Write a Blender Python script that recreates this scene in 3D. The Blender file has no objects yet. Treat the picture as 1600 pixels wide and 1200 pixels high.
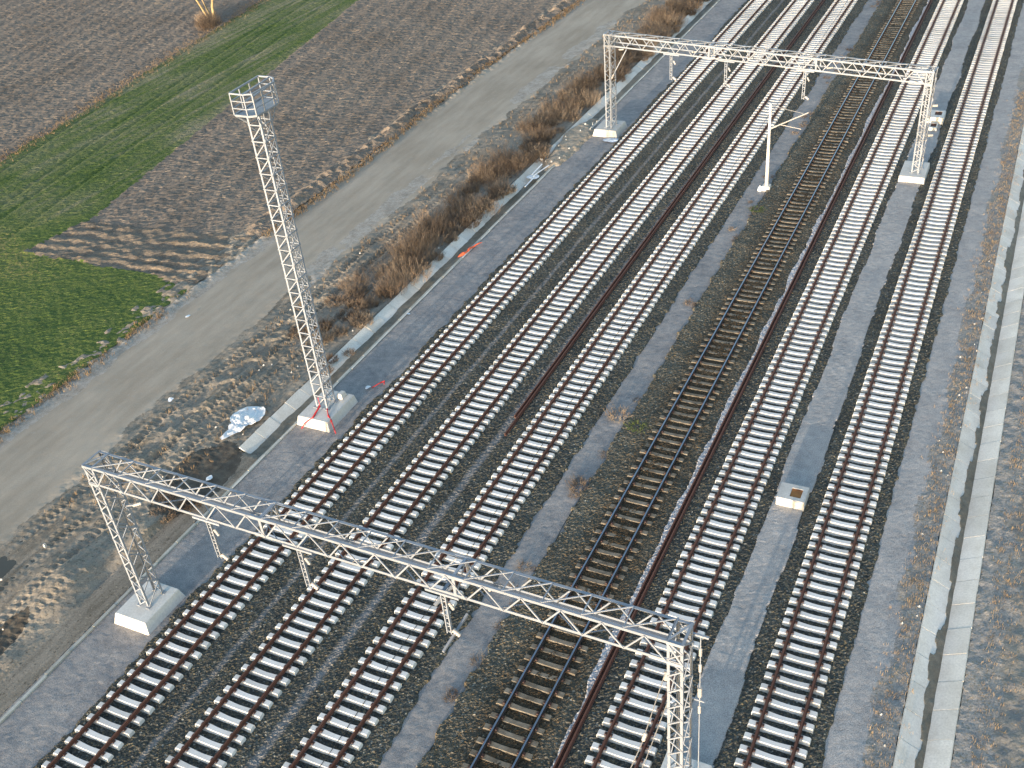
import bpy, math, random
import numpy as np
from mathutils import Vector, Matrix

S = bpy.context.scene
COL = S.collection
rad = math.radians
random.seed(7)
rng = np.random.default_rng(11)

# ------------------------------------------------------------------ camera
YAW, PITCH, ROLL, CAMH = rad(28.877), rad(34.643), rad(-6.23), 35.46
fwd = Vector((-math.sin(YAW) * math.cos(PITCH), math.cos(YAW) * math.cos(PITCH), -math.sin(PITCH)))
rgt = Vector((math.cos(YAW), math.sin(YAW), 0))
upv = rgt.cross(fwd)
r2 = rgt * math.cos(ROLL) + upv * math.sin(ROLL)
u2 = upv * math.cos(ROLL) - rgt * math.sin(ROLL)
cam_d = bpy.data.cameras.new('camera')
cam = bpy.data.objects.new('camera', cam_d)
COL.objects.link(cam)
m = Matrix((r2, u2, -fwd)).transposed().to_4x4()
m.translation = (0, 0, CAMH)
cam.matrix_world = m
cam_d.sensor_width = 36
cam_d.lens = 36.94
cam_d.clip_start = 0.5
cam_d.clip_end = 6000
S.camera = cam

# ------------------------------------------------------------------ light
SUN_EL = rad(5.0)
w = bpy.data.worlds.new('World')
S.world = w
w.use_nodes = True
nt = w.node_tree
sky = nt.nodes.new('ShaderNodeTexSky')
sky.sky_type = 'NISHITA'
sky.sun_disc = False
sky.sun_elevation = SUN_EL
sky.sun_rotation = math.pi
sky.altitude = 100
sky.air_density = 1.0
sky.dust_density = 1.6
sky.ozone_density = 1.5
nt.links.new(sky.outputs[0], nt.nodes['Background'].inputs[0])
nt.nodes['Background'].inputs[1].default_value = 0.15
sun_d = bpy.data.lights.new('sun', 'SUN')
sun_d.energy = 2.0
sun_d.angle = rad(0.6)
sun_d.color = (1.0, 0.84, 0.66)
sun = bpy.data.objects.new('sun', sun_d)
COL.objects.link(sun)
sun.rotation_euler = (rad(90) - SUN_EL, 0, -0.03)
sun.location = (0, -40, 60)
S.view_settings.view_transform = 'Standard'
S.view_settings.look = 'None'
S.view_settings.exposure = 2.1
S.view_settings.gamma = 1
S.render.engine = 'CYCLES'


# ------------------------------------------------------------------ noise
def _h(ix, iy, seed):
    n = (ix.astype(np.int64) * 374761393 + iy.astype(np.int64) * 668265263 + seed * 982451653) & 0xffffffff
    n = ((n ^ (n >> 13)) * 1274126177) & 0xffffffff
    n = (n ^ (n >> 16)) & 0xffffffff
    return n / 4294967295.0


def vn(x, y, seed=0):
    x = np.asarray(x, float); y = np.asarray(y, float)
    ix = np.floor(x); iy = np.floor(y)
    fx = x - ix; fy = y - iy
    fx = fx * fx * (3 - 2 * fx); fy = fy * fy * (3 - 2 * fy)
    a = _h(ix, iy, seed); b = _h(ix + 1, iy, seed); c = _h(ix, iy + 1, seed); d = _h(ix + 1, iy + 1, seed)
    return (a + (b - a) * fx) * (1 - fy) + (c + (d - c) * fx) * fy


def fbm(x, y, seed=0, o=4):
    s = 0; a = 0.5
    for k in range(o):
        s = s + a * vn(x * 2 ** k, y * 2 ** k, seed + k * 17); a *= 0.5
    return s * 2 / (2 - 0.5 ** (o - 1) * 1.0) - 0.5


def smooth(e0, e1, x):
    t = np.clip((x - e0) / (e1 - e0), 0, 1)
    return t * t * (3 - 2 * t)


# ------------------------------------------------------------------ materials
class NB:
    def __init__(self, name, rough=0.9):
        self.m = bpy.data.materials.new(name)
        self.m.use_nodes = True
        self.n = self.m.node_tree.nodes
        self.l = self.m.node_tree.links
        self.b = self.n['Principled BSDF']
        self.b.inputs['Roughness'].default_value = rough
        self.b.inputs['Specular IOR Level'].default_value = 0.25
        self.co = self.n.new('ShaderNodeTexCoord').outputs['Object']

    def mapping(self, rot=0, scale=(1, 1, 1)):
        k = self.n.new('ShaderNodeMapping')
        k.inputs['Rotation'].default_value = (0, 0, rot)
        k.inputs['Scale'].default_value = scale
        self.l.new(self.co, k.inputs[0])
        return k.outputs[0]

    def noise(self, scale, detail=4, vec=None, rough=0.6):
        k = self.n.new('ShaderNodeTexNoise')
        k.inputs['Scale'].default_value = scale
        k.inputs['Detail'].default_value = detail
        k.inputs['Roughness'].default_value = rough
        self.l.new(vec or self.co, k.inputs['Vector'])
        return k.outputs[0]

    def voro(self, scale, vec=None):
        k = self.n.new('ShaderNodeTexVoronoi')
        k.inputs['Scale'].default_value = scale
        self.l.new(vec or self.co, k.inputs['Vector'])
        sx = self.n.new('ShaderNodeSeparateColor')
        self.l.new(k.outputs['Color'], sx.inputs[0])
        return sx.outputs[0], k.outputs['Distance'], sx.outputs[1]

    def ramp(self, fac, stops, interp='LINEAR'):
        k = self.n.new('ShaderNodeValToRGB')
        k.color_ramp.interpolation = interp
        e = k.color_ramp.elements
        while len(e) < len(stops): e.new(0.5)
        for q, (p, c) in zip(e, stops):
            q.position = p
            q.color = (c if len(c) == 4 else (*c, 1)) if isinstance(c, tuple) else (c, c, c, 1)
        self.l.new(fac, k.inputs[0])
        return k.outputs[0]

    def mix(self, fac, a, b, mode='MIX'):
        k = self.n.new('ShaderNodeMix')
        k.data_type = 'RGBA'; k.blend_type = mode
        for s, v in ((k.inputs[0], fac), (k.inputs[6], a), (k.inputs[7], b)):
            if hasattr(v, 'links'): self.l.new(v, s)
            elif isinstance(v, tuple): s.default_value = (*v, 1)
            else: s.default_value = v
        return k.outputs[2]

    def math(self, op, a, b=None, clamp=False):
        k = self.n.new('ShaderNodeMath')
        k.operation = op; k.use_clamp = clamp
        for s, v in zip(k.inputs, (a, b)):
            if v is None: continue
            if hasattr(v, 'links'): self.l.new(v, s)
            else: s.default_value = v
        return k.outputs[0]

    def sep(self):
        k = self.n.new('ShaderNodeSeparateXYZ')
        self.l.new(self.co, k.inputs[0])
        return k.outputs

    def color(self, v):
        if hasattr(v, 'links'): self.l.new(v, self.b.inputs['Base Color'])
        else: self.b.inputs['Base Color'].default_value = (*v, 1)
        return self

    def bump(self, h, strength=0.4, dist=0.05):
        k = self.n.new('ShaderNodeBump')
        k.inputs['Strength'].default_value = strength
        k.inputs['Distance'].default_value = dist
        self.l.new(h, k.inputs['Height'])
        self.l.new(k.outputs[0], self.b.inputs['Normal'])
        return self


def mat_ballast(name, dark, mid, light, tan, tanamt, strips=(), stripcol=(0.24, 0.235, 0.235), stain=None):
    k = NB(name)
    v, d, v2 = k.voro(15)
    c = k.ramp(v, [(0.0, dark), (0.45, mid), (0.8, mid), (0.97, light), (1.0, tuple(min(1, q * 2.2) for q in light))])
    t = k.ramp(v2, [(1 - tanamt, 0.0), (1 - tanamt + 0.05, 1.0)])
    c = k.mix(k.math('MULTIPLY', t, 0.8), c, tan)
    big = k.ramp(k.noise(0.35, 5), [(0.3, 0.72), (0.7, 1.2)])
    c = k.mix(1.0, c, big, 'MULTIPLY')
    x, y, z = k.sep()
    wob = k.math('MULTIPLY', k.math('SUBTRACT', k.noise(0.7, 5), 0.5), 0.6)
    for x0, hw, amt in strips:
        dd = k.math('ABSOLUTE', k.math('SUBTRACT', k.math('ADD', x, k.math('MULTIPLY', wob, 0.45)), x0))
        f = k.ramp(k.math('DIVIDE', dd, hw), [(0.35, amt), (1.0, 0.0)])
        f = k.mix(1.0, f, k.ramp(k.noise(3.2, 4), [(0.3, 0.35), (0.6, 1.0)]), 'MULTIPLY')
        c = k.mix(f, c, k.mix(k.noise(30, 3), tuple(q * 0.75 for q in stripcol), tuple(q * 1.25 for q in stripcol)))
    if stain:
        x0, hw, colr, amt = stain
        dd = k.math('ABSOLUTE', k.math('SUBTRACT', k.math('ADD', x, wob), x0))
        f = k.ramp(k.math('DIVIDE', dd, hw), [(0.3, amt), (1.0, 0.0)])
        c = k.mix(f, c, k.mix(1.0, c, colr, 'MULTIPLY'))
    k.color(c)
    k.bump(d, 0.9, 0.03)
    return k.m


def mat_soil(name, stops, s_big=0.4, s_small=6.0, speck=None, bump=0.5, rough=0.95, streak=None, grain=25, gamt=0.35):
    k = NB(name, rough)
    vec = k.mapping(streak[0], (streak[1], streak[2], 1)) if streak else None
    a = k.noise(s_big, 6)
    b = k.noise(s_small, 6, vec)
    f = k.math('ADD', k.math('MULTIPLY', a, 0.5), k.math('MULTIPLY', b, 0.5))
    c = k.ramp(f, [(0.32 + 0.36 * i / (len(stops) - 1), s) for i, s in enumerate(stops)])
    g = k.noise(grain, 3)
    c = k.mix(1.0, c, k.ramp(g, [(0.25, 1 - gamt), (0.75, 1 + gamt)]), 'MULTIPLY')
    if speck:
        for col, sc, th in speck:
            fl_ = k.noise(sc * 2.2, 3, None, 0.7)
            t0 = 0.5 + (0.2 - min(th, 0.15)) * 0.75
            c = k.mix(k.ramp(fl_, [(t0, 0.0), (t0 + 0.06, 0.75)]), c, col)
    k.color(c)
    k.bump(k.math('ADD', k.math('MULTIPLY', b, 0.6), k.math('MULTIPLY', g, 0.25)), bump, 0.08)
    return k.m


def mat_concrete(name, base, dirt, amt=0.5, scale=1.3, seedvar=True, rough=0.85, fine=0.12):
    k = NB(name, rough)
    oi = k.n.new('ShaderNodeObjectInfo')
    ad = k.n.new('ShaderNodeVectorMath'); ad.operation = 'ADD'
    k.l.new(k.co, ad.inputs[0]); k.l.new(oi.outputs['Location'], ad.inputs[1])
    n1 = k.noise(scale, 6, ad.outputs[0])
    c = k.mix(k.ramp(n1, [(0.42, 0.0), (0.72, amt)]), base, dirt)
    n2 = k.noise(scale * 14, 4, ad.outputs[0])
    c = k.mix(1.0, c, k.ramp(n2, [(0.3, 1 - fine), (0.7, 1 + fine)]), 'MULTIPLY')
    c = k.mix(1.0, c, k.ramp(oi.outputs['Random'], [(0.0, 0.86), (0.5, 1.0), (1.0, 1.06)]), 'MULTIPLY')
    k.color(c)
    k.bump(n2, 0.25, 0.01)
    return k.m


def mat_sleeper():
    k = NB('sleeper_concrete', 0.85)
    oi = k.n.new('ShaderNodeObjectInfo')
    ad = k.n.new('ShaderNodeVectorMath'); ad.operation = 'ADD'
    k.l.new(k.co, ad.inputs[0]); k.l.new(oi.outputs['Location'], ad.inputs[1])
    n1 = k.noise(1.1, 6, ad.outputs[0])
    c = k.mix(k.ramp(n1, [(0.45, 0.0), (0.75, 0.6)]), (0.76, 0.745, 0.715), (0.58, 0.555, 0.515))
    x, y, z = k.sep()
    ax = k.math('ABSOLUTE', k.math('SUBTRACT', k.math('ABSOLUTE', x), 0.753))
    rs = k.math('MULTIPLY', k.ramp(ax, [(0.09, 0.75), (0.24, 0.0)]), k.ramp(k.noise(5, 4, ad.outputs[0]), [(0.35, 0.2), (0.65, 1.0)]))
    c = k.mix(rs, c, (0.42, 0.33, 0.27))
    c = k.mix(k.ramp(k.noise(16, 3, ad.outputs[0]), [(0.66, 0.0), (0.72, 0.5)]), c, (0.4, 0.38, 0.35))
    c = k.mix(1.0, c, k.ramp(oi.outputs['Random'], [(0.0, 0.82), (0.3, 0.97), (1.0, 1.05)]), 'MULTIPLY')
    k.color(c)
    k.bump(k.noise(18, 4, ad.outputs[0]), 0.2, 0.01)
    return k.m


def mat_metal(name, base, var, rough=0.5, metal=0.0, scale=3.0):
    k = NB(name, rough)
    n1 = k.noise(scale, 5)
    oi = k.n.new('ShaderNodeObjectInfo')
    c = k.mix(n1, base, var)
    c = k.mix(1.0, c, k.ramp(oi.outputs['Random'], [(0.0, 0.9), (1.0, 1.08)]), 'MULTIPLY')
    k.color(c)
    k.b.inputs['Metallic'].default_value = metal
    k.b.inputs['Specular IOR Level'].default_value = 0.4
    return k.m


def mat_plant(name, stops, scale=2.0):
    k = NB(name, 0.8)
    oi = k.n.new('ShaderNodeObjectInfo')
    f = k.math('ADD', k.math('MULTIPLY', k.noise(scale, 5), 0.75), k.math('MULTIPLY', oi.outputs['Random'], 0.25))
    k.color(k.ramp(f, [(0.3 + 0.4 * i / (len(stops) - 1), s) for i, s in enumerate(stops)]))
    return k.m


M = {}
M['ballast'] = mat_ballast('ballast', (0.033, 0.034, 0.031), (0.074, 0.075, 0.066), (0.155, 0.152, 0.132), (0.2, 0.158, 0.09), 0.15,
                           strips=((-23.35, 0.3, 0.9), (-27.9, 0.2, 0.7)))
M['ballast56'] = mat_ballast('ballast_right', (0.033, 0.034, 0.031), (0.074, 0.075, 0.066), (0.155, 0.152, 0.132), (0.2, 0.158, 0.09), 0.15)
M['ballast_old'] = mat_ballast('ballast_old', (0.05, 0.049, 0.041), (0.105, 0.102, 0.083), (0.19, 0.18, 0.15), (0.19, 0.135, 0.075), 0.2,
                               stain=(-14.2, 2.1, (0.6, 0.47, 0.35), 1.0))
M['gravel'] = mat_soil('gravel_path', [(0.17, 0.172, 0.18), (0.275, 0.265, 0.26), (0.38, 0.352, 0.33)], 0.4, 2.2,
                       speck=[((0.34, 0.33, 0.32), 9, 0.02)], bump=0.5, grain=22, gamt=0.5)
M['gravel_right'] = mat_soil('gravel_path_right', [(0.27, 0.262, 0.258), (0.37, 0.355, 0.342), (0.47, 0.44, 0.412)], 0.5, 2.2,
                             speck=[((0.36, 0.35, 0.34), 9, 0.02)], bump=0.5, grain=22, gamt=0.5)
M['earth'] = mat_soil('earth', [(0.1, 0.085, 0.066), (0.2, 0.175, 0.14), (0.28, 0.245, 0.2), (0.35, 0.3, 0.235)], 0.22, 1.6,
                      speck=[((0.4, 0.34, 0.26), 3.2, 0.05), ((0.09, 0.078, 0.06), 2.5, 0.08)], bump=0.6, grain=14, gamt=0.25, streak=(0, 1.8, 0.22))
M['road'] = mat_soil('dirt_road', [(0.27, 0.228, 0.176), (0.365, 0.314, 0.252), (0.455, 0.398, 0.326)], 0.1, 1.0,
                     speck=[((0.36, 0.335, 0.29), 2, 0.05)], bump=0.15, streak=(0, 1, 0.15), grain=20, gamt=0.14)
M['margin'] = mat_soil('gravel_margin', [(0.23, 0.2, 0.165), (0.36, 0.325, 0.28), (0.48, 0.44, 0.39)], 0.7, 3.0,
                       speck=[((0.5, 0.49, 0.47), 7, 0.06)], bump=0.5, grain=18, gamt=0.35)
M['plough'] = mat_soil('ploughed_soil', [(0.1, 0.08, 0.062), (0.168, 0.138, 0.112), (0.215, 0.178, 0.146), (0.28, 0.22, 0.155)], 0.12, 2.6,
                       speck=[((0.42, 0.31, 0.18), 4.0, 0.05), ((0.1, 0.085, 0.07), 3.4, 0.06)], bump=0.8, streak=(0.2, 1, 0.45), grain=9, gamt=0.3)
M['furrow'] = mat_soil('furrow_soil', [(0.1, 0.08, 0.062), (0.18, 0.15, 0.12), (0.24, 0.195, 0.145)], 0.3, 2.6,
                       speck=[((0.3, 0.22, 0.13), 3.0, 0.1)], bump=0.8, grain=9, gamt=0.35)
M['scrub'] = mat_soil('scrub_ground', [(0.24, 0.235, 0.235), (0.31, 0.29, 0.265), (0.37, 0.325, 0.265)], 0.6, 4.5,
                      speck=[((0.45, 0.43, 0.4), 6, 0.06), ((0.26, 0.2, 0.12), 3.5, 0.1), ((0.13, 0.12, 0.11), 5, 0.06)], bump=0.6, grain=14, gamt=0.4)
M['wasteland'] = mat_soil('waste_ground', [(0.19, 0.185, 0.185), (0.27, 0.245, 0.21), (0.33, 0.29, 0.235)], 0.25, 2.5,
                          speck=[((0.3, 0.22, 0.12), 3.0, 0.08), ((0.4, 0.38, 0.35), 5, 0.02)], bump=0.6, grain=14, gamt=0.3)
M['sand'] = mat_soil('sand', [(0.24, 0.2, 0.15), (0.33, 0.28, 0.22), (0.42, 0.36, 0.28)], 0.6, 4.0,
                     speck=[((0.6, 0.58, 0.55), 5, 0.03)], bump=0.5, grain=16)
M['whitestone'] = mat_soil('white_stone', [(0.28, 0.28, 0.3), (0.45, 0.45, 0.47), (0.62, 0.62, 0.63)], 1.2, 7.0,
                           speck=[((0.7, 0.7, 0.7), 14, 0.15), ((0.08, 0.08, 0.08), 12, 0.12)], bump=0.7)
M['mud'] = mat_soil('wet_mud', [(0.1, 0.09, 0.068), (0.16, 0.145, 0.112), (0.23, 0.21, 0.168)], 0.6, 3.0, bump=0.3, rough=0.55)

M['darkmud'] = mat_soil('dark_mud', [(0.055, 0.045, 0.034), (0.09, 0.076, 0.06), (0.15, 0.13, 0.1)], 0.6, 2.4, bump=0.5, rough=0.7)


def mat_green():
    k = NB('crop_green', 0.9)
    vec = k.mapping(-0.19, (1, 0.02, 1))
    a = k.noise(0.55, 5, vec, 0.7)
    a2 = k.noise(2.4, 4, vec, 0.7)
    b = k.noise(0.09, 4)
    g = k.noise(5, 5)
    x, y, z = k.sep()
    f = k.math('ADD', k.math('ADD', k.math('MULTIPLY', a, 0.42), k.math('MULTIPLY', a2, 0.26)), k.math('MULTIPLY', b, 0.32))
    c = k.ramp(f, [(0.38, (0.038, 0.068, 0.012)), (0.45, (0.08, 0.118, 0.026)), (0.51, (0.12, 0.14, 0.055)), (0.58, (0.21, 0.195, 0.12))])
    near = k.ramp(k.math('ADD', k.math('MULTIPLY', g, 0.45), k.math('MULTIPLY', b, 0.55)),
                  [(0.34, (0.055, 0.072, 0.028)), (0.45, (0.068, 0.108, 0.024)), (0.55, (0.115, 0.148, 0.038)), (0.64, (0.23, 0.19, 0.08))])
    fy = k.ramp(k.math('ADD', k.math('DIVIDE', y, 100), k.math('MULTIPLY', k.noise(0.15, 4), 0.14)), [(0.585, 0.0), (0.655, 1.0)])
    c = k.mix(fy, near, c)
    c = k.mix(1.0, c, k.ramp(k.noise(13, 4), [(0.3, 0.6), (0.7, 1.4)]), 'MULTIPLY')
    v, d, v2 = k.voro(0.55)
    c = k.mix(k.ramp(d, [(0.03, 0.8), (0.06, 0.0)]), c, (0.3, 0.28, 0.1))
    k.color(c)
    k.bump(g, 0.7, 0.1)
    return k.m


M['green'] = mat_green()
M['sleeper'] = mat_sleeper()


def mat_oldsleeper():
    k = NB('old_sleeper', 0.9)
    oi = k.n.new('ShaderNodeObjectInfo')
    ad = k.n.new('ShaderNodeVectorMath'); ad.operation = 'ADD'
    k.l.new(k.co, ad.inputs[0]); k.l.new(oi.outputs['Location'], ad.inputs[1])
    x, y, z = k.sep()
    n1 = k.noise(2.2, 5, ad.outputs[0])
    c = k.ramp(n1, [(0.3, (0.1, 0.082, 0.06)), (0.5, (0.19, 0.163, 0.125)), (0.7, (0.27, 0.235, 0.185))])
    ax = k.math('ABSOLUTE', k.math('SUBTRACT', k.math('ABSOLUTE', x), 0.753))
    c = k.mix(k.ramp(ax, [(0.08, 0.85), (0.28, 0.0)]), c, (0.08, 0.045, 0.022))
    k.color(c)
    k.bump(k.noise(20, 4), 0.4, 0.02)
    return k.m


M['old_sleeper'] = mat_oldsleeper()
M['concrete'] = mat_concrete('concrete', (0.62, 0.61, 0.58), (0.42, 0.4, 0.37), 0.55, 0.8)
M['channel'] = mat_concrete('channel_concrete', (0.74, 0.705, 0.64), (0.5, 0.455, 0.38), 0.55, 0.9)
M['channel_dirty'] = mat_concrete('channel_concrete_dirty', (0.46, 0.46, 0.42), (0.31, 0.3, 0.24), 0.8, 0.9)
M['rust'] = mat_metal('rusty_rail', (0.1, 0.041, 0.028), (0.145, 0.064, 0.043), 0.8, 0.0, 2.0)
M['rust_dark'] = mat_metal('dark_rail', (0.035, 0.026, 0.023), (0.06, 0.035, 0.028), 0.7)
M['rail_top'] = mat_metal('polished_rail', (0.3, 0.32, 0.36), (0.22, 0.24, 0.28), 0.32, 0.9)
M['clip'] = mat_metal('rail_clip', (0.05, 0.026, 0.022), (0.07, 0.035, 0.028), 0.7)
M['steel'] = mat_metal('galvanised_steel', (0.25, 0.278, 0.318), (0.33, 0.355, 0.39), 0.5, 0.1)
M['insulator'] = mat_metal('insulator', (0.48, 0.46, 0.43), (0.38, 0.36, 0.34), 0.4)
M['pole'] = mat_concrete('pole_concrete', (0.6, 0.59, 0.57), (0.48, 0.47, 0.45), 0.5, 1.5)
M['cable'] = mat_metal('cable', (0.035, 0.035, 0.037), (0.05, 0.05, 0.05), 0.6)
M['wire'] = mat_metal('wire', (0.2, 0.21, 0.22), (0.3, 0.3, 0.3), 0.5, 0.3)
M['brown_cover'] = mat_concrete('brown_cover', (0.4, 0.18, 0.06), (0.2, 0.085, 0.04), 0.8, 2.5)
M['dark_cover'] = mat_concrete('dark_cover', (0.12, 0.055, 0.035), (0.07, 0.04, 0.03), 0.6, 2.5)
M['plastic'] = mat_metal('white_plastic', (0.8, 0.82, 0.84), (0.7, 0.74, 0.78), 0.35)
M['bluebag'] = mat_metal('blue_bag', (0.5, 0.62, 0.78), (0.75, 0.8, 0.85), 0.4, 0, 6)
M['orange'] = mat_metal('orange_tape', (0.85, 0.17, 0.06), (0.75, 0.12, 0.05), 0.5)
M['red'] = mat_metal('red_strap', (0.55, 0.035, 0.04), (0.42, 0.03, 0.035), 0.6)
M['shrub'] = mat_plant('dry_shrub', [(0.075, 0.055, 0.042), (0.14, 0.105, 0.078), (0.215, 0.165, 0.122), (0.32, 0.26, 0.195)], 1.5)
M['drygrass'] = mat_plant('dry_grass', [(0.16, 0.105, 0.06), (0.27, 0.19, 0.11), (0.36, 0.27, 0.16)], 0.8)
M['greenweed'] = mat_plant('green_weed', [(0.06, 0.09, 0.02), (0.13, 0.17, 0.04), (0.2, 0.2, 0.06)], 3)
M['bark'] = mat_plant('bark', [(0.3, 0.22, 0.11), (0.45, 0.34, 0.18), (0.55, 0.44, 0.26)], 2)
k = NB('puddle_water', 0.08)
k.color(k.mix(k.noise(0.8, 4), (0.055, 0.05, 0.035), (0.085, 0.077, 0.055)))
k.b.inputs['Specular IOR Level'].default_value = 0.5
M['puddle'] = k.m


# ------------------------------------------------------------------ mesh helpers
def link(name, me, parent=None, loc=None, rot=None):
    o = bpy.data.objects.new(name, me)
    COL.objects.link(o)
    if parent: o.parent = parent
    if loc is not None: o.location = loc
    if rot is not None: o.rotation_euler = rot
    return o


def tag(o, label, cat, group=None):
    o['label'] = label; o['category'] = cat
    if group: o['group'] = group
    return o


def struct(o, kind='structure'):
    o['kind'] = kind
    return o


def thing(name, label, cat, loc=(0, 0, 0), rz=0, group=None):
    o = link(name, None, None, loc, (0, 0, rz))
    o.empty_display_size = 0.3
    return tag(o, label, cat, group)


def np_mesh(name, V, F, mats, smooth_=False, mi=None):
    """V (n,3) float, F (m,4) or (m,3) int"""
    me = bpy.data.meshes.new(name)
    V = np.asarray(V, np.float32); F = np.asarray(F, np.int32)
    k = F.shape[1]
    me.vertices.add(len(V)); me.vertices.foreach_set('co', V.ravel())
    me.loops.add(F.size); me.loops.foreach_set('vertex_index', F.ravel())
    me.polygons.add(len(F))
    me.polygons.foreach_set('loop_start', np.arange(len(F), dtype=np.int32) * k)
    me.polygons.foreach_set('loop_total', np.full(len(F), k, np.int32))
    for q in (mats if isinstance(mats, (list, tuple)) else [mats]): me.materials.append(q)
    if mi is not None: me.polygons.foreach_set('material_index', np.asarray(mi, np.int32))
    me.polygons.foreach_set('use_smooth', np.full(len(F), smooth_, bool))
    me.update(calc_edges=True); me.validate()
    return me


class MB:
    def __init__(self): self.v = []; self.f = []; self.mi = []

    def add(self, V, F, mi=0):
        o = len(self.v)
        self.v += [tuple(p) for p in V]
        self.f += [tuple(i + o for i in q) for q in F]
        self.mi += [mi] * len(F)
        return self

    def box(self, x0, x1, y0, y1, z0, z1, mi=0, inset=(0, 0)):
        ix, iy = inset
        V = [(x0, y0, z0), (x1, y0, z0), (x1, y1, z0), (x0, y1, z0),
             (x0 + ix, y0 + iy, z1), (x1 - ix, y0 + iy, z1), (x1 - ix, y1 - iy, z1), (x0 + ix, y1 - iy, z1)]
        return self.add(V, [(3, 2, 1, 0), (4, 5, 6, 7), (0, 1, 5, 4), (1, 2, 6, 5), (2, 3, 7, 6), (3, 0, 4, 7)], mi)

    def bar(self, a, b, wd, th=None, mi=0, up=None):
        th = th or wd
        a = Vector(a); b = Vector(b); d = (b - a).normalized()
        up = Vector(up) if up else (Vector((0, 0, 1)) if abs(d.z) < 0.95 else Vector((0, 1, 0)))
        s = d.cross(up).normalized(); t = s.cross(d)
        V = []
        for p in (a, b):
            for i, j in ((-1, -1), (1, -1), (1, 1), (-1, 1)): V.append(p + s * (i * wd / 2) + t * (j * th / 2))
        return self.add(V, [(3, 2, 1, 0), (4, 5, 6, 7), (0, 1, 5, 4), (1, 2, 6, 5), (2, 3, 7, 6), (3, 0, 4, 7)], mi)

    def angle(self, a, b, sx, sy, wd=0.1, th=0.014):
        """L section along a-b; sx, sy are the two leg directions"""
        a = Vector(a); b = Vector(b); sx = Vector(sx); sy = Vector(sy)
        prof = [sx * 0, sx * wd, sx * wd + sy * th, sx * th + sy * th, sx * th + sy * wd, sy * wd]
        V = [a + q for q in prof] + [b + q for q in prof]
        F = [(i, (i + 1) % 6, 6 + (i + 1) % 6, 6 + i) for i in range(6)] + [(3, 2, 1, 0), (5, 4, 3, 0), (6, 7, 8, 9), (6, 9, 10, 11)]
        return self.add(V, F)

    def tube(self, pts, r, n=6, mi=0):
        pts = [Vector(p) for p in pts]
        rr = r if isinstance(r, (list, tuple)) else [r] * len(pts)
        V = []; F = []
        for i, p in enumerate(pts):
            d = (pts[min(i + 1, len(pts) - 1)] - pts[max(i - 1, 0)]).normalized()
            up = Vector((0, 0, 1)) if abs(d.z) < 0.9 else Vector((0, 1, 0))
            s = d.cross(up).normalized(); t = s.cross(d)
            for q in range(n):
                a = 2 * math.pi * q / n
                V.append(p + (s * math.cos(a) + t * math.sin(a)) * rr[i])
        for i in range(len(pts) - 1):
            for q in range(n):
                F.append((i * n + q, i * n + (q + 1) % n, (i + 1) * n + (q + 1) % n, (i + 1) * n + q))
        F.append(tuple(range(n))[::-1]); F.append(tuple((len(pts) - 1) * n + q for q in range(n)))
        return self.add(V, F, mi)

    def mesh(self, name, mats, smooth_=False, bevel=0):
        me = bpy.data.meshes.new(name)
        me.from_pydata([tuple(p) for p in self.v], [], self.f)
        for q in (mats if isinstance(mats, (list, tuple)) else [mats]): me.materials.append(q)
        me.polygons.foreach_set('material_index', self.mi)
        import bmesh
        bm = bmesh.new(); bm.from_mesh(me)
        if bevel:
            bmesh.ops.bevel(bm, geom=bm.edges[:], offset=bevel, segments=1, affect='EDGES', clamp_overlap=True)
        bmesh.ops.recalc_face_normals(bm, faces=bm.faces[:])
        bm.to_mesh(me); bm.free()
        if smooth_: me.polygons.foreach_set('use_smooth', [True] * len(me.polygons))
        me.update()
        return me


def steps(a, b, s0, s1):
    out = [a]
    while out[-1] < b:
        t = (out[-1] - a) / (b - a)
        out.append(out[-1] + s0 + (s1 - s0) * t)
    return np.array(out)


def grid(name, xs, ys, zf, mat, jitter=0.0, smooth_=False, zone=None, kind='structure'):
    X, Y = np.meshgrid(xs, ys)
    if jitter:
        dx = np.gradient(xs)[None, :]; dy = np.gradient(ys)[:, None]
        X = X + (rng.random(X.shape) - 0.5) * dx * jitter
        Y = Y + (rng.random(X.shape) - 0.5) * dy * jitter
    Z = zf(X, Y)
    nx, ny = len(xs), len(ys)
    I = np.arange(nx * ny).reshape(ny, nx)
    F = np.stack([I[:-1, :-1], I[:-1, 1:], I[1:, 1:], I[1:, :-1]], -1).reshape(-1, 4)
    V = np.stack([X, Y, Z], -1).reshape(-1, 3)
    if zone is None:
        return struct(link(name, np_mesh(name, V, F, mat, smooth_)), kind)
    c = V[F].mean(1)
    zi = zone(c[:, 0], c[:, 1])
    outs = []
    for i, (nm, mt) in enumerate(zip(name, mat)):
        Fi = F[zi == i]
        if len(Fi) == 0: continue
        u, inv = np.unique(Fi.ravel(), return_inverse=True)
        outs.append(struct(link(nm, np_mesh(nm, V[u], inv.reshape(-1, 4), mt, smooth_)), kind))
    return outs


# ------------------------------------------------------------------ ground and terrain
G = 3000
struct(link('ground', np_mesh('ground', [(-G, -G, -0.9), (G, -G, -0.9), (G, G, -0.9), (-G, G, -0.9)], [(0, 1, 2, 3)], M['wasteland'])))

Y0, Y1 = 8.0, 150.0


def edge(d, wd=0.25):
    """0 inside, drops away outside a ragged edge: d>0 inside distance"""
    return -smooth(0, wd, -d) * 0.6 - np.clip(-d - wd, 0, 0.6) * 0.6


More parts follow.
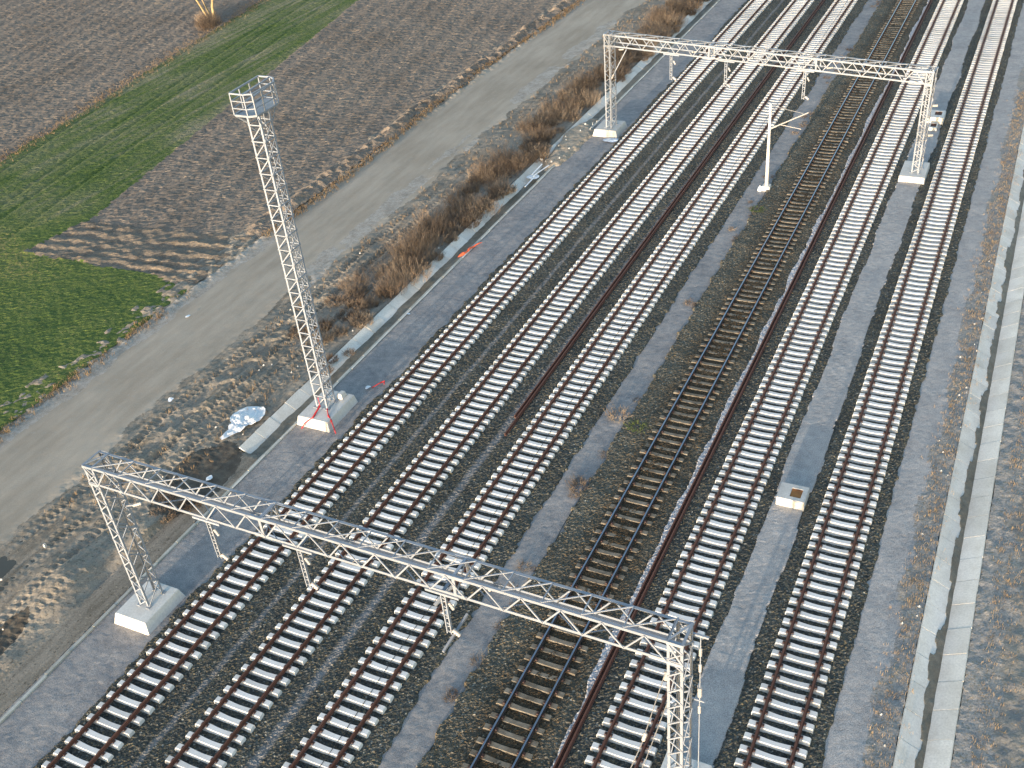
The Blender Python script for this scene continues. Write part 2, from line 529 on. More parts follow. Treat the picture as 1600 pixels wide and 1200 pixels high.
def z_ballast_left(X, Y):
    z = (rng.random(X.shape) - 0.5) * 0.05 + fbm(X * 0.8, Y * 0.8, 3) * 0.06
    z -= 0.05 * np.exp(-((X + 23.35) / 0.3) ** 2) + 0.04 * np.exp(-((X + 27.9) / 0.3) ** 2)
    n = fbm(X * 0 + 1, Y * 0.25, 5, 3) * 0.45 + fbm(X * 2.5, Y * 2.5, 6, 3) * 0.45
    n2 = fbm(X * 0 + 4, Y * 0.3, 9, 3) * 0.2 + fbm(X * 2.5, Y * 2.5, 7, 3) * 0.4
    return z + edge(X + 31.85 + n, 0.5) + edge(-18.75 - X + n2, 0.35)


grid('ballast', steps(-33.2, -17.9, 0.075, 0.075), steps(Y0, 150, 0.07, 0.19), z_ballast_left, M['ballast'], 0.7)


def z_ballast_right(X, Y):
    z = (rng.random(X.shape) - 0.5) * 0.05 + fbm(X * 0.8, Y * 0.8, 13) * 0.06
    n2 = fbm(X * 0 + 4, Y * 0.3, 19, 3) * 0.12 + fbm(X * 2.5, Y * 2.5, 20, 3) * 0.3
    return z + edge(-2.75 - X + n2, 0.3) - smooth(-11.7, -12.4, X) * 0.1


grid('ballast', steps(-12.6, -2.1, 0.075, 0.075), steps(Y0 + 4, 150, 0.07, 0.19), z_ballast_right, M['ballast56'], 0.7)


def z_old(X, Y):
    z = 0.075 + (rng.random(X.shape) - 0.5) * 0.05 + fbm(X * 1.1, Y * 1.1, 23) * 0.09
    n = fbm(X * 0 + 1, Y * 0.35, 25, 3) * 0.35 + fbm(X * 2.5, Y * 2.5, 26, 3) * 0.5
    return z + edge(X + 17.05 + n, 0.25) - smooth(-12.6, -11.9, X) * 0.25


grid('ballast', steps(-17.9, -11.7, 0.07, 0.07), steps(Y0 + 4, 150, 0.07, 0.19), z_old, M['ballast_old'], 0.7)

# gravel paths
gravel_z = lambda s, b: (lambda X, Y: b + fbm(X * 0.7, Y * 0.35, s) * 0.06 + fbm(X * 5, Y * 5, s + 3, 3) * 0.025)
grid('gravel_path', steps(-35.35, -31.3, 0.13, 0.13), steps(Y0, 150, 0.13, 0.27), gravel_z(31, -0.1), M['gravel'])
grid('gravel_path', steps(-19.6, -16.4, 0.12, 0.12), steps(Y0 + 4, 150, 0.12, 0.27), gravel_z(41, -0.09), M['gravel'])


def z_strip(X, Y):
    n = fbm(X * 0 + 2, Y * 0.3, 51, 3) * 0.3 + fbm(X * 2.5, Y * 2.5, 50, 3) * 0.18
    n2 = fbm(X * 0 + 7, Y * 0.3, 57, 3) * 0.35 + fbm(X * 2.5, Y * 2.5, 56, 3) * 0.18
    return 0.05 + fbm(X * 1.2, Y * 0.4, 53) * 0.05 + fbm(X * 7, Y * 7, 54, 2) * 0.02 + edge(X + 8.08 + n, 0.2) + edge(-6.42 - X + n2, 0.2)


grid('gravel_path', steps(-8.6, -5.9, 0.1, 0.1), steps(20, 150, 0.1, 0.25), z_strip, M['gravel_right'])


def z_right(X, Y):
    rough_ = smooth(-1.7, -0.9, X + fbm(X, Y * 0.6, 61) * 0.7)
    z = -0.1 + fbm(X * 0.7, Y * 0.35, 62) * 0.05 + fbm(X * 6, Y * 6, 63, 2) * 0.015
    z += rough_ * (fbm(X * 3.2, Y * 2.2, 64, 4) * 0.12 + 0.03)
    inch = smooth(-0.3, -0.15, X) * (1 - smooth(1.6, 1.75, X))
    z = np.where(inch > 0.5, -0.75, z)
    z += smooth(1.8, 5, X) * (fbm(X * 0.35, Y * 0.35, 66, 3) * 0.25)
    return z


def zone_right(X, Y):
    n = fbm(X * 0.8, Y * 0.5, 67, 5) * 1.0
    return np.where(X < -1.35 + n, 0, np.where(X < 3.0 + n * 2, 1, 2))


grid(['gravel_path', 'scrub_ground', 'waste_ground'], np.concatenate([steps(-3.4, 4, 0.1, 0.12), steps(4.2, 40, 0.3, 1.5)]),
     steps(Y0 + 8, 150, 0.12, 0.3), z_right, [M['gravel_right'], M['scrub'], M['wasteland']], 0.5, zone=zone_right)


# left: earth strip, dirt road
def z_left(X, Y):
    road_r = -44.4 + fbm(X * 0, Y * 0.12, 71) * 2.0
    on_road = smooth(0.8, -0.8, X - road_r) * smooth(-52.0, -51.3, X)
    z = fbm(X * 0.35, Y * 0.35, 72, 5) * 0.26 + fbm(X * 2.6, Y * 2.6, 73, 4) * 0.1 - 0.02
    lump = np.clip(fbm(X * 1.3, Y * 0.9, 78, 3), 0, 1) * smooth(26, 32, Y) * smooth(58, 48, Y)
    z += lump * 0.45 * np.exp(-((X + 41.2) / 1.6) ** 2)
    for x0, a, sl in ((-43.0, 0.16, 0.012), (-41.4, 0.2, 0.0), (-39.7, 0.18, 0.01), (-38.4, 0.12, -0.01)):
        c = x0 + (Y - 40) * sl + fbm(X * 0, Y * 0.1, int(-x0 * 3)) * 1.2
        d = X - c
        z += (-np.exp(-(d / 0.22) ** 2) * a + np.exp(-((np.abs(d) - 0.42) / 0.16) ** 2) * a * 0.45) * (0.75 + 0.35 * np.sin(Y * 2 * math.pi / 0.42 + d * 5)) * smooth(72, 60, Y)
    # transverse clods beside the road
    z += np.clip(np.sin((Y * 1.0 - X * 0.9) * 2.3 + fbm(X, Y, 77) * 5), 0, 1) * 0.13 * np.exp(-((X + 41.8) / 1.2) ** 2) * smooth(24, 30, Y) * smooth(60, 50, Y)
    # heaps and scoops near the first gantry
    z += 0.45 * np.exp(-((X + 38.6) / 1.1) ** 2 - ((Y - 22.5) / 2.2) ** 2) - 0.35 * np.exp(-((X + 36.6) / 0.8) ** 2 - ((Y - 23.6) / 1.6) ** 2)
    z += 0.35 * np.exp(-((X + 36.9) / 0.9) ** 2 - ((Y - 26.8) / 1.2) ** 2) - 0.3 * np.exp(-((X + 40.6) / 0.9) ** 2 - ((Y - 18.5) / 3.5) ** 2)
    rz = -0.1 + fbm(X * 0.25, Y * 0.05, 74) * 0.08 + fbm(X * 3, Y * 1.0, 75, 3) * 0.018
    z = z * (1 - on_road) + rz * on_road
    # verge towards the fields
    vg = smooth(-51.3, -52.2, X)
    z += vg * (fbm(X * 2, Y * 1.6, 76, 4) * 0.35 + 0.05)
    # puddle hollow
    pd = np.exp(-((X + 42.9 - (Y - 22) * 0.15) / 1.9) ** 2 - ((Y - 21.6) / 3.2) ** 2)
    z = z * (1 - np.clip(pd * 1.4, 0, 0.9)) - pd * 0.13
    # ditch
    d1 = smooth(-37.1, -36.8, X) * smooth(-35.2, -35.35, X)
    full = smooth(34.0, 35.2, Y)
    z = z * (1 - d1) - d1 * (0.12 + 0.6 * full)
    z = np.where(X > -35.33, -0.3, z)
    return z


def zone_left(X, Y):
    n = fbm(X * 0.5, Y * 0.5, 81, 5) * 2.2 + fbm(X * 0, Y * 0.12, 71) * 2.0
    m_ = fbm(X * 0.7, Y * 0.5, 83, 5) * 1.3
    road = np.where(X < -44.4 + n, 1, 0)
    marg = (X < -50.9 + m_) & (X > -52.1 + m_ * 0.5) & (Y < 57 + m_ * 3)
    pale = (np.abs(X + 44.9 + n * 0.6) < 0.8) & (fbm(X * 0.4, Y * 0.22, 85, 4) > -0.02) & (Y > 48)
    ver = X < -52.0 + m_ * 0.5
    o = np.where(marg | pale, 2, road)
    o = np.where(ver, 0, o)
    w1 = ((X + 37.6) / 1.7) ** 2 + ((Y - 31.5) / 3.2) ** 2 + n * 0.35
    w2 = ((X + 38.9) / 1.0) ** 2 + ((Y - 17.5) / 3.2) ** 2 + n * 0.35
    return np.where((w1 < 1) | (w2 < 1), 3, o)


grid(['rough_earth', 'dirt_road', 'gravel_margin', 'wet_mud'], steps(-54.5, -35.2, 0.115, 0.115), steps(Y0, 150, 0.11, 0.26), z_left,
     [M['earth'], M['road'], M['margin'], M['darkmud']], 0.6, zone=zone_left)


# fields
def zone_field(X, Y):
    n = fbm(X * 0.6, Y * 0.6, 91, 5)
    n2 = fbm(X * 1.4, Y * 1.4, 95, 4)
    xr = -68.8 - (Y - 55.4) * 0.21 + n2 * 0.6
    xl = -87.9 - (Y - 63) * 0.155 + n * 1.6
    top = 55.2 + 0.09 * (X + 68) + n2 * 0.8
    low = 49.4 + n * 1.2 - 0.5 * np.clip((X + 60) / 8, 0, 1)
    z = np.full(X.shape, 0)
    z = np.where((X < xr) | (Y < low), 1, z)
    z = np.where((X < xl) & (Y > 52), 2, z)
    fur = (Y >= low) & (Y < top) & (X > xr - 0.5 - (55 - Y) * 0.35)
    z = np.where(fur, 3, z)
    return z


def z_field(X, Y):
    zn = zone_field(X, Y)
    u = X + (Y - 55) * 0.19          # across the rows
    clod = fbm(X * 2.8, Y * 2.8, 92, 3) * 0.1 + (rng.random(X.shape) - 0.5) * 0.07
    rows = np.sin(u * 2 * math.pi / 2.6 + fbm(X * 0.2, Y * 0.2, 94) * 2) * 0.05
    p = clod + rows
    g = fbm(X * 2.4, Y * 2.4, 93, 3) * 0.07 + (rng.random(X.shape) - 0.5) * 0.05
    for c in (-77.5, -79.3, -84.6, -74.2):
        g = g - 0.1 * np.exp(-((u - c) / 0.25) ** 2)
    fz = np.sin((Y - 0.09 * X + fbm(X * 0.18, Y * 0.4, 97) * 2.2) * 2 * math.pi / 1.45) * 0.07 * (0.3 + vn(X * 0.3, Y * 0.7, 90)) + fbm(X * 1.3, Y * 2.6, 96, 4) * 0.3
    z = np.where(zn == 1, g, np.where(zn == 3, fz, p))
    ridge = np.exp(-((X + 53.4 + fbm(X * 0, Y * 0.3, 98) * 0.8) / 0.7) ** 2) * smooth(56, 58, Y)
    z += ridge * (0.3 + fbm(X * 1.8, Y * 1.8, 99, 3) * 0.8)
    return z + 0.03


grid(['ploughed_field', 'green_field', 'ploughed_field', 'ploughed_headland'], steps(-165, -52.4, 0.26, 0.19), steps(18, 165, 0.19, 0.3), z_field,
     [M['plough'], M['green'], M['plough'], M['furrow']], 0.6, zone=zone_field)

# pale crushed stone beside the stacked rails
struct(grid('crushed_stone_strip', steps(-12.75, -11.95, 0.06, 0.06), steps(14, 150, 0.07, 0.2),
            lambda X, Y: 0.06 + (rng.random(X.shape) - 0.5) * 0.05
            + edge(X + 12.32 + fbm(X * 0 + 3, Y * 0.4, 55, 5) * 0.6, 0.1) * 1.2 + edge(-12.02 - X, 0.06),
            M['whitestone'], 0.7), 'structure')

# sandy heap by the far gantry
struct(grid('sand_heap', steps(-38.4, -32.4, 0.12, 0.12), steps(70, 92, 0.14, 0.14),
            lambda X, Y: -0.75 + 0.95 * np.clip(1.25 - ((X + 35.7) / 1.7) ** 2 - ((Y - 80.5) / 7.5) ** 2 + fbm(X * 0.8, Y * 0.5, 58, 4) * 0.9, 0, 0.92)
            + fbm(X * 3, Y * 3, 59, 3) * 0.09, M['sand'], 0.5))

# puddle
pts = []
for i in range(40):
    a = 2 * math.pi * i / 40
    r_ = 1 + 0.25 * math.sin(3 * a + 1) + 0.15 * math.sin(5 * a)
    pts.append((-43.0 + 1.75 * r_ * math.cos(a) + 0.35 * math.sin(a), 21.6 + 2.7 * r_ * math.sin(a), -0.105))
me = bpy.data.meshes.new('puddle'); me.from_pydata(pts, [], [tuple(range(40))]); me.materials.append(M['puddle'])
struct(link('puddle', me))

# ------------------------------------------------------------------ tracks
SLP = 0.63


def sleeper_mesh(name, mat, hmid=0.162, hseat=0.2):
    st = [(-1.195, 0.175, 0.124, 0.155), (-1.15, hseat, 0.122, 0.158), (-0.62, hseat, 0.122, 0.158), (-0.42, 0.183, 0.114, 0.15), (-0.2, 0.168, 0.108, 0.144),
          (0, hmid, 0.106, 0.142)]
    st = st + [(-a, b, c, d) for a, b, c, d in st[:-1][::-1]]
    V = []; F = []
    for x, h, wt, wb in st:
        ex = 0.02 * (1 if x > 0 else -1) if abs(x) > 1.18 else 0
        V += [(x + ex, -wb, -0.02), (x + ex * 0.6, -wt - 0.028, h - 0.06), (x, -wt + 0.004, h), (x, wt - 0.004, h), (x + ex * 0.6, wt + 0.028, h - 0.06), (x + ex, wb, -0.02)]
    n = 6
    for i in range(len(st) - 1):
        for q in range(n - 1):
            F.append((i * n + q, (i + 1) * n + q, (i + 1) * n + q + 1, i * n + q + 1))
    F.append(tuple(range(n))[::-1]); F.append(tuple((len(st) - 1) * n + q for q in range(n)))
    mb = MB().add(V, F)
    for s in (-1, 1):
        for t in (-1, 1):
            x = s * 0.7535 + t * 0.115
            mb.box(x - 0.05, x + 0.05, -0.08, 0.08, hseat - 0.01, hseat + 0.055, 1, (0.012, 0.02))
    return mb.mesh(name, [mat, M['clip']])


SLEEPER = sleeper_mesh('sleeper', M['sleeper'])
OLD = [sleeper_mesh('old_sleeper', M['old_sleeper'], 0.175)]


def rail_profile(z0):
    half = [(0.0, 0.0), (0.07, 0.0), (0.07, 0.012), (0.014, 0.03), (0.009, 0.05), (0.009, 0.115), (0.034, 0.13), (0.036, 0.16), (0.026, 0.168), (0.0, 0.17)]
    return [(x, z + z0) for x, z in half[1:-1]] + [(-x, z + z0) for x, z in half[1:-1][::-1]]


def rail_mesh(name, y0, y1, z0, mats, dx=0.0, seg=6.0):
    P = rail_profile(z0); n = len(P)
    k = max(1, int((y1 - y0) / seg))
    V = []; F = []; mi = []
    for i in range(k + 1):
        t = i / k; y = y0 + (y1 - y0) * t
        for x, z in P: V.append((x + dx * t, y, z))
    for i in range(k):
        for q in range(n):
            F.append((i * n + q, i * n + (q + 1) % n, (i + 1) * n + (q + 1) % n, (i + 1) * n + q))
            mi.append(1 if (len(mats) > 1 and P[q][1] > z0 + 0.155 and P[(q + 1) % n][1] > z0 + 0.155) else 0)
    F.append(tuple(range(n))[::-1]); F.append(tuple(k * n + q for q in range(n))); mi += [0, 0]
    mb = MB(); mb.add(V, F); mb.mi = mi
    return mb.mesh(name, mats)


YA, YB = 9.0, 146.0
RAIL = rail_mesh('rail', YA, YB, 0.205, [M['rust']])
RAIL_OLD = rail_mesh('rail', YA, YB, 0.125, [M['rust_dark'], M['rail_top']])
TR = [(-30.25, 14.27, 'leftmost of the six tracks, white sleepers and rusty rails nearest the dirt road', SLEEPER, RAIL, SLP, 0),
      (-25.56, 25.85, 'second track from the left, white sleepers, rusty rails, between two white sleeper tracks', SLEEPER, RAIL, SLP, 0),
      (-20.87, 27.4, 'third track from the left, white sleepers, dark cable along its middle', SLEEPER, RAIL, SLP, 0),
      (-14.23, 36.75, 'old track with brown half buried sleepers and dark polished rails', OLD[0], RAIL_OLD, 0.645, -0.075),
      (-9.83, 41.58, 'white sleeper track just right of the old brown track', SLEEPER, RAIL, SLP, 0),
      (-4.5, 24.67, 'rightmost track with white sleepers, beside the right gravel path', SLEEPER, RAIL, SLP, 0)]
rr = random.Random(5)
for x, yp, lab, sm, rm, sp, dz in TR:
    t = thing('railway_track', lab, 'railway track', (x, 0, 0), 0, 'railway tracks side by side')
    old = dz != 0
    for s in (-1, 1): link('rail', rm, t, (s * 0.7535, 0, 0))
    y = yp - sp * math.floor((yp - YA) / sp)
    while y < YB:
        j = 1.0 if not old else 4.0
        link('sleeper', sm, t, (rr.uniform(-.012, .012) * j, y + rr.uniform(-.008, .008) * j, dz + rr.uniform(-.004, .004) * j),
             (rr.uniform(-.004, .004), rr.uniform(-.003, .003) * j, rr.uniform(-.006, .006) * j))
        y += sp

# loose rails
for i, (x, dx, y0, y1, lab) in enumerate([
        (-23.16, -0.3, 41.9, 146, 'left of two rusty rails lying between the second and third tracks'),
        (-22.96, -0.3, 40.2, 146, 'right of two rusty rails lying between the second and third tracks'),
        (-12.02, 0.0, 10, 146, 'left of two rusty rails lying beside the old brown track'),
        (-11.83, 0.0, 10, 146, 'right of two rusty rails lying beside the old brown track')]):
    o = link('spare_rail', rail_mesh('spare_rail', y0, y1, 0.0, [M['rust']], dx), None, (x, 0, 0.05 if i < 2 else 0.045))
    tag(o, lab, 'rail', 'loose rails lying between the tracks')

# cables
mb = MB()
mb.tube([(-20.62 + 0.04 * math.sin(y * 0.7) + 0.03 * math.sin(y * 0.23), y, 0.195) for y in np.arange(10, 146, 0.6)], 0.014, 4)
tag(link('cable', mb.mesh('cable', M['cable'])), 'thin dark cable laid along the middle of the third track', 'cable')
mb = MB()
mb.tube([(-16.95 + 0.1 * math.sin(y * 0.31) + 0.06 * math.sin(y * 0.83), y, 0.03 + 0.05 * math.sin(y * 1.7)) for y in np.arange(14, 146, 0.6)], 0.022, 5)
tag(link('cable', mb.mesh('cable', M['cable'])), 'black cable along the ballast edge left of the old brown track', 'cable')


# ------------------------------------------------------------------ drainage channels
def panel(xa, za, xb, zb, L, th, mat, name='channel_panel'):
    d = Vector((xb - xa, 0, zb - za)).normalized(); nrm = Vector((d.z, 0, -d.x))
    if nrm.z > 0: nrm = -nrm
    a = Vector((xa, 0, za)); b = Vector((xb, 0, zb))
    V = [a, b, b + nrm * th, a + nrm * th]
    V = [Vector((v.x, -L / 2, v.z)) for v in V] + [Vector((v.x, L / 2, v.z)) for v in V]
    mb = MB().add(V, [(0, 1, 2, 3), (7, 6, 5, 4), (0, 4, 5, 1), (1, 5, 6, 2), (2, 6, 7, 3), (3, 7, 4, 0)])
    return mb.mesh(name, mat, bevel=0.004)


ch = thing('drainage_channel', 'pale V-shaped concrete drainage channel along the right edge', 'channel', (0, 0, 0))
PL = panel(-0.22, 0.0, 0.74, -0.5, 1.48, 0.09, M['channel'])
PR = panel(1.66, 0.0, 0.76, -0.5, 1.48, 0.09, M['channel'])
y = 17.45
while y < 147:
    j = lambda s: rr.uniform(-s, s)
    link('channel_panel', PL, ch, (j(.008), y + 0.85, j(.0015)), (0, j(.001), j(.003)))
    link('channel_panel', PR, ch, (j(.008), y, j(.0015)), (0, j(.001), j(.003)))
    y += 1.5


def z_mud(X, Y):
    left = 0.42 + np.round(fbm(X * 0, np.floor(Y / 1.5) * 0.73, 101, 2) * 3) / 3 * 0.35 + fbm(X * 0, Y * 1.2, 104, 4) * 0.3
    base = -0.03 - 0.5 * (X + 0.22) / 0.96
    z = base + 0.06 + fbm(X * 4, Y * 2, 103, 3) * 0.04
    return z - smooth(left + 0.04, left - 0.06, X) * 0.15


xs_ = steps(-0.05, 0.76, 0.04, 0.04)
o = grid('mud', xs_, steps(17, 147, 0.09, 0.22), z_mud, M['mud'], kind='stuff')
o.parent = ch

dl = thing('drainage_channel', 'weed-grown concrete drainage ditch left of the tracks, dark mud inside', 'channel', (0, 0, 0))
PL2 = panel(-0.45, 0.06, 0.4, -0.42, 1.475, 0.08, M['channel'])
PR2 = panel(0.18, 0.02, -0.18, -0.45, 1.475, 0.08, M['channel'])
PRc = MB().box(-0.08, 0.08, -0.74, 0.74, -0.3, 0.0).mesh('channel_kerb', M['channel_dirty'], bevel=0.012)
y = 9.6
while y < 147:
    j = lambda s: rr.uniform(-s, s)
    if y > 34.8: link('channel_panel', PL2, dl, (-36.5 + j(.02), y, j(.015)), (0, j(.012), j(.006)))
    if y > 30: link('channel_panel', PR2, dl, (-35.32 + j(.02), y, j(.015)), (0, 0, j(.006)))
    link('channel_kerb', PRc, dl, (-35.19 + j(.02) + (0.0 if y > 24 else (24 - y) * 0.012), y, j(.015)), (0, 0, j(.01)))
    y += 1.5
o = grid('mud', steps(-36.75, -35.3, 0.08, 0.08), steps(34, 147, 0.12, 0.27),
         lambda X, Y: -0.33 + fbm(X * 2, Y * 0.8, 111) * 0.12, M['mud'], kind='stuff')
o.parent = dl

# ------------------------------------------------------------------ lattice helpers
UNIT = MB().box(-0.5, 0.5, -0.5, 0.5, -0.5, 0.5).mesh('lacing_bar', M['steel'])
XA, YAx, ZA = Vector((1, 0, 0)), Vector((0, 1, 0)), Vector((0, 0, 1))


def bar_obj(parent, a, b, wd=0.055, th=0.02, nrm=None, name='lacing_bar', mesh=None):
    """one straight bar as its own object: wd lies in the plane whose normal is nrm"""
    a = Vector(a); b = Vector(b); d = b - a; L = d.length; d.normalize()
    nrm = Vector(nrm) if nrm else (ZA if abs(d.z) < 0.9 else YAx)
    s = d.cross(nrm).normalized(); t = s.cross(d)
    mt = Matrix((s * wd, t * th, d * L)).transposed().to_4x4()
    mt.translation = (a + b) / 2
    o = link(name, mesh or UNIT, parent)
    o.matrix_local = mt
    return o


def zigzag(parent, p0, p1, q0, q1, n, nrm, wd=0.055, off=0.0, strut=False):
    """lacing between line p0-p1 and line q0-q1, n bays"""
    p0, p1, q0, q1 = map(Vector, (p0, p1, q0, q1)); nv = Vector(nrm) * off
    P = lambda t: p0 + (p1 - p0) * t + nv
    Q = lambda t: q0 + (q1 - q0) * t + nv
    for i in range(n):
        a, mm, b = i / n, (i + 0.5) / n, (i + 1) / n
        if strut:
            bar_obj(parent, P(a), Q(a), wd, 0.04, nrm)
            bar_obj(parent, P(a), Q(b), wd, 0.04, nrm)
        else:
            bar_obj(parent, P(a), Q(mm), wd, 0.04, nrm)
            bar_obj(parent, Q(mm), P(b), wd, 0.04, nrm)
    if strut: bar_obj(parent, P(1), Q(1), wd, 0.02, nrm)


def box_frame(x0, x1, y0, y1, z0, z1, axis, c=0.08):
    """four angle chords along axis"""
    mb = MB()
    if axis == 'z':
        for x, sx in ((x0, 1), (x1, -1)):
            for y, sy in ((y0, 1), (y1, -1)): mb.angle((x, y, z0), (x, y, z1), XA * sx, YAx * sy, c, 0.016)
    else:
        for z, sz in ((z0, 1), (z1, -1)):
            for y, sy in ((y0, 1), (y1, -1)): mb.angle((x0, y, z), (x1, y, z), ZA * sz, YAx * sy, c, 0.016)
    return mb


def leg_part(root, x0, x1, dep, z0, z1, n):
    leg = link('leg', box_frame(x0, x1, 0, dep, z0, z1, 'z', 0.1).mesh('leg', M['steel']), root)
    zigzag(leg, (x0 + .03, 0, z0), (x0 + .03, 0, z1), (x1 - .03, 0, z0), (x1 - .03, 0, z1), n, (0, -1, 0), 0.052, 0.012)
    zigzag(leg, (x1 - .03, dep, z0), (x1 - .03, dep, z1), (x0 + .03, dep, z0), (x0 + .03, dep, z1), n, (0, 1, 0), 0.052, 0.012)
    for x, s in ((x0, -1), (x1, 1)):
        zigzag(leg, (x, .03, z0), (x, .03, z1), (x, dep - .03, z0), (x, dep - .03, z1), max(3, n // 2), (s, 0, 0), 0.05, 0.012)
    for x in (x0, x1):
        for y in (0, dep): link('base_plate', MB().box(-0.1, 0.1, -0.1, 0.1, z0 - 0.02, z0 + 0.02).mesh('base_plate', M['steel']), leg, (x, y, 0))
    return leg


INS = MB()
prof = []
for i in range(9): prof.append(0.05 if i % 2 == 0 else 0.085)
INS.tube([(0, 0, 0.06 * i) for i in range(9)], prof, 8)
INS = INS.mesh('insulator', M['insulator'], True)


def gantry(label, P0, P1, droppers, zb, H, hb, dep, near, legR_base):
    """lattice portal from P0 (outer left) to P1 (outer right); local x runs along the beam"""
    L = math.hypot(P1[0] - P0[0], P1[1] - P0[1])
    rz = math.atan2(P1[1] - P0[1], P1[0] - P0[0])
    root = thing('catenary_gantry', label, 'gantry', (P0[0], P0[1], 0), rz, 'lattice catenary gantries over the tracks')
    lw = 0.56
    leg_part(root, 0, lw, dep, zb, H - 0.02, 10)
    leg_part(root, L - lw, L, dep, legR_base, H - 0.02, 10)
    beam = link('beam', box_frame(-0.02, L + 0.02, -0.02, dep + 0.02, H - hb, H, 'x', 0.115).mesh('beam', M['steel']), root)
    n = 17
    a0, a1 = lw, L - lw
    zb0, zt0 = H - hb + 0.03, H - 0.03
    zigzag(beam, (a0, -0.02, zb0), (a1, -0.02, zb0), (a0, -0.02, zt0), (a1, -0.02, zt0), n, (0, -1, 0), 0.056, 0.014)
    zigzag(beam, (a0, dep + .02, zb0), (a1, dep + .02, zb0), (a0, dep + .02, zt0), (a1, dep + .02, zt0), n, (0, 1, 0), 0.056, 0.014)
    zigzag(beam, (a0, 0.02, H), (a1, 0.02, H), (a0, dep - .02, H), (a1, dep - .02, H), n, (0, 0, 1), 0.044, 0.012, True)
    zigzag(beam, (a0, 0.02, H - hb), (a1, 0.02, H - hb), (a0, dep - .02, H - hb), (a1, dep - .02, H - hb), n // 2, (0, 0, -1), 0.036, 0.012)
    # end panels over the legs
    for xa, xb in ((0, lw), (L - lw, L)):
        for yy, s in ((-0.02, -1), (dep + .02, 1)):
            bar_obj(beam, (xa, yy + s * .012, H - 0.05), (xb, yy + s * .012, H - hb + 0.02), 0.07, 0.02, (0, s, 0))
        bar_obj(beam, (xa, 0, H + .01), (xb, dep, H + .01), 0.07, 0.02, (0, 0, 1))
        for xx in (xa + .02, xb - .02): bar_obj(beam, (xx, -0.02, H + 0.012), (xx, dep + 0.02, H + 0.012), 0.1, 0.02, (0, 0, 1), 'cross_bar')
        for yy, s in ((-0.02, -1), (dep + 0.02, 1)):
            bar_obj(beam, (xa, yy + s * .016, H - hb), (xb, yy + s * .016, H - hb), 0.14, 0.02, (0, s, 0), 'gusset_plate')
            bar_obj(beam, (xa, yy + s * .016, H - .04), (xb, yy + s * .016, H - .04), 0.12, 0.02, (0, s, 0), 'gusset_plate')
    # splice frames
    for t in (0.355, 0.68):
        x = L * t
        for yy in (0, dep):
            bar_obj(beam, (x, yy, H - hb), (x, yy, H), 0.12, 0.06, (0, 1, 0), 'splice_post')
            for zz in (H - 0.06, H - hb + 0.06): bar_obj(beam, (x - 0.45, yy, zz), (x + 0.45, yy, zz), 0.15, 0.05, (0, 1, 0), 'splice_plate')
        bar_obj(beam, (x, 0, H - 0.02), (x, dep, H - 0.02), 0.1, 0.05, (0, 0, 1), 'cross_bar')
        bar_obj(beam, (x, 0, H - hb), (x, dep, H - 0.02), 0.06, 0.03, (1, 0, 0))
    # hanging posts
    for i, (wx, zbot) in enumerate(droppers):
        x = (wx - P0[0]) / math.cos(rz)
        mb = MB()
        for s in (-1, 1): mb.box(x + s * 0.09 - 0.022, x + s * 0.09 + 0.022, 0.02, 0.12, zbot, H - hb - 0.02)
        dp = link('hanger_post', mb.mesh('hanger_post', M['steel']), root)
        k = int((H - hb - zbot) / 0.22)
        for q in range(k):
            z = zbot + 0.1 + q * 0.22
            bar_obj(dp, (x - 0.1, 0.08, z), (x + 0.1, 0.08, z + 0.2 * (1 if q % 2 else -1) * 0.4), 0.05, 0.03, (0, 1, 0))
        for yy in (-0.06, dep + 0.06):
            bar_obj(dp, (x - 0.65, yy, H - hb - 0.03), (x + 0.75, yy, H - hb - 0.03), 0.07, 0.1, (0, 0, 1), 'clamp_beam')
        bar_obj(dp, (x, -0.06, H - hb - 0.06), (x, dep + .06, H - hb - .06), 0.12, 0.06, (0, 0, 1), 'cross_bar')
        ins = link('insulator', INS, dp, (x + 0.16, 0.06, zbot + 0.25), (0, rad(125), 0))
        ins.scale = (1.3, 1.3, 0.75)
        ins2 = link('insulator', INS, dp, (x + 0.2, 0.06, H - hb - 0.55), (0, rad(150), 0))
        ins2.scale = (0.9, 0.9, 0.7)
        if near and i == 2:
            bar_obj(dp, (x + 0.15, -0.75, zbot - 0.1), (x + 0.3, 0.95, zbot + 0.25), 0.09, 0.09, (0, 0, 1), 'cantilever_arm')
            bar_obj(dp, (x - 0.35, -0.1, H - hb - 0.75), (x + 0.05, 0.75, H - hb - 0.35), 0.1, 0.1, (0, 0, 1), 'cantilever_arm')
    # fittings lying on the beam
    for wx in [d[0] + 1.6 for d in droppers]:
        x = wx - P0[0]
        ins = link('insulator', INS, beam, (x, dep * 0.6, H - hb + 0.12), (0, rad(85), 0.4))
    return root, L


g1, L1 = gantry('near lattice gantry across the foreground tracks, left leg by rough earth', (-33.5, 22.45), (-6.95, 22.02),
                [(-27.05, 5.75), (-22.5, 5.75), (-16.05, 5.7)], 0.52, 8.95, 1.0, 1.02, True, 0.52)
g2, L2 = gantry('far lattice gantry at the top right over the tracks', (-33.42, 82.75), (-6.75, 79.2),
                [(-27.25, 5.55), (-22.5, 5.55), (-16.1, 5.4)], 0.52, 8.72, 1.0, 1.02, False, 0.9)
g2.rotation_euler.y = rad(0.85)

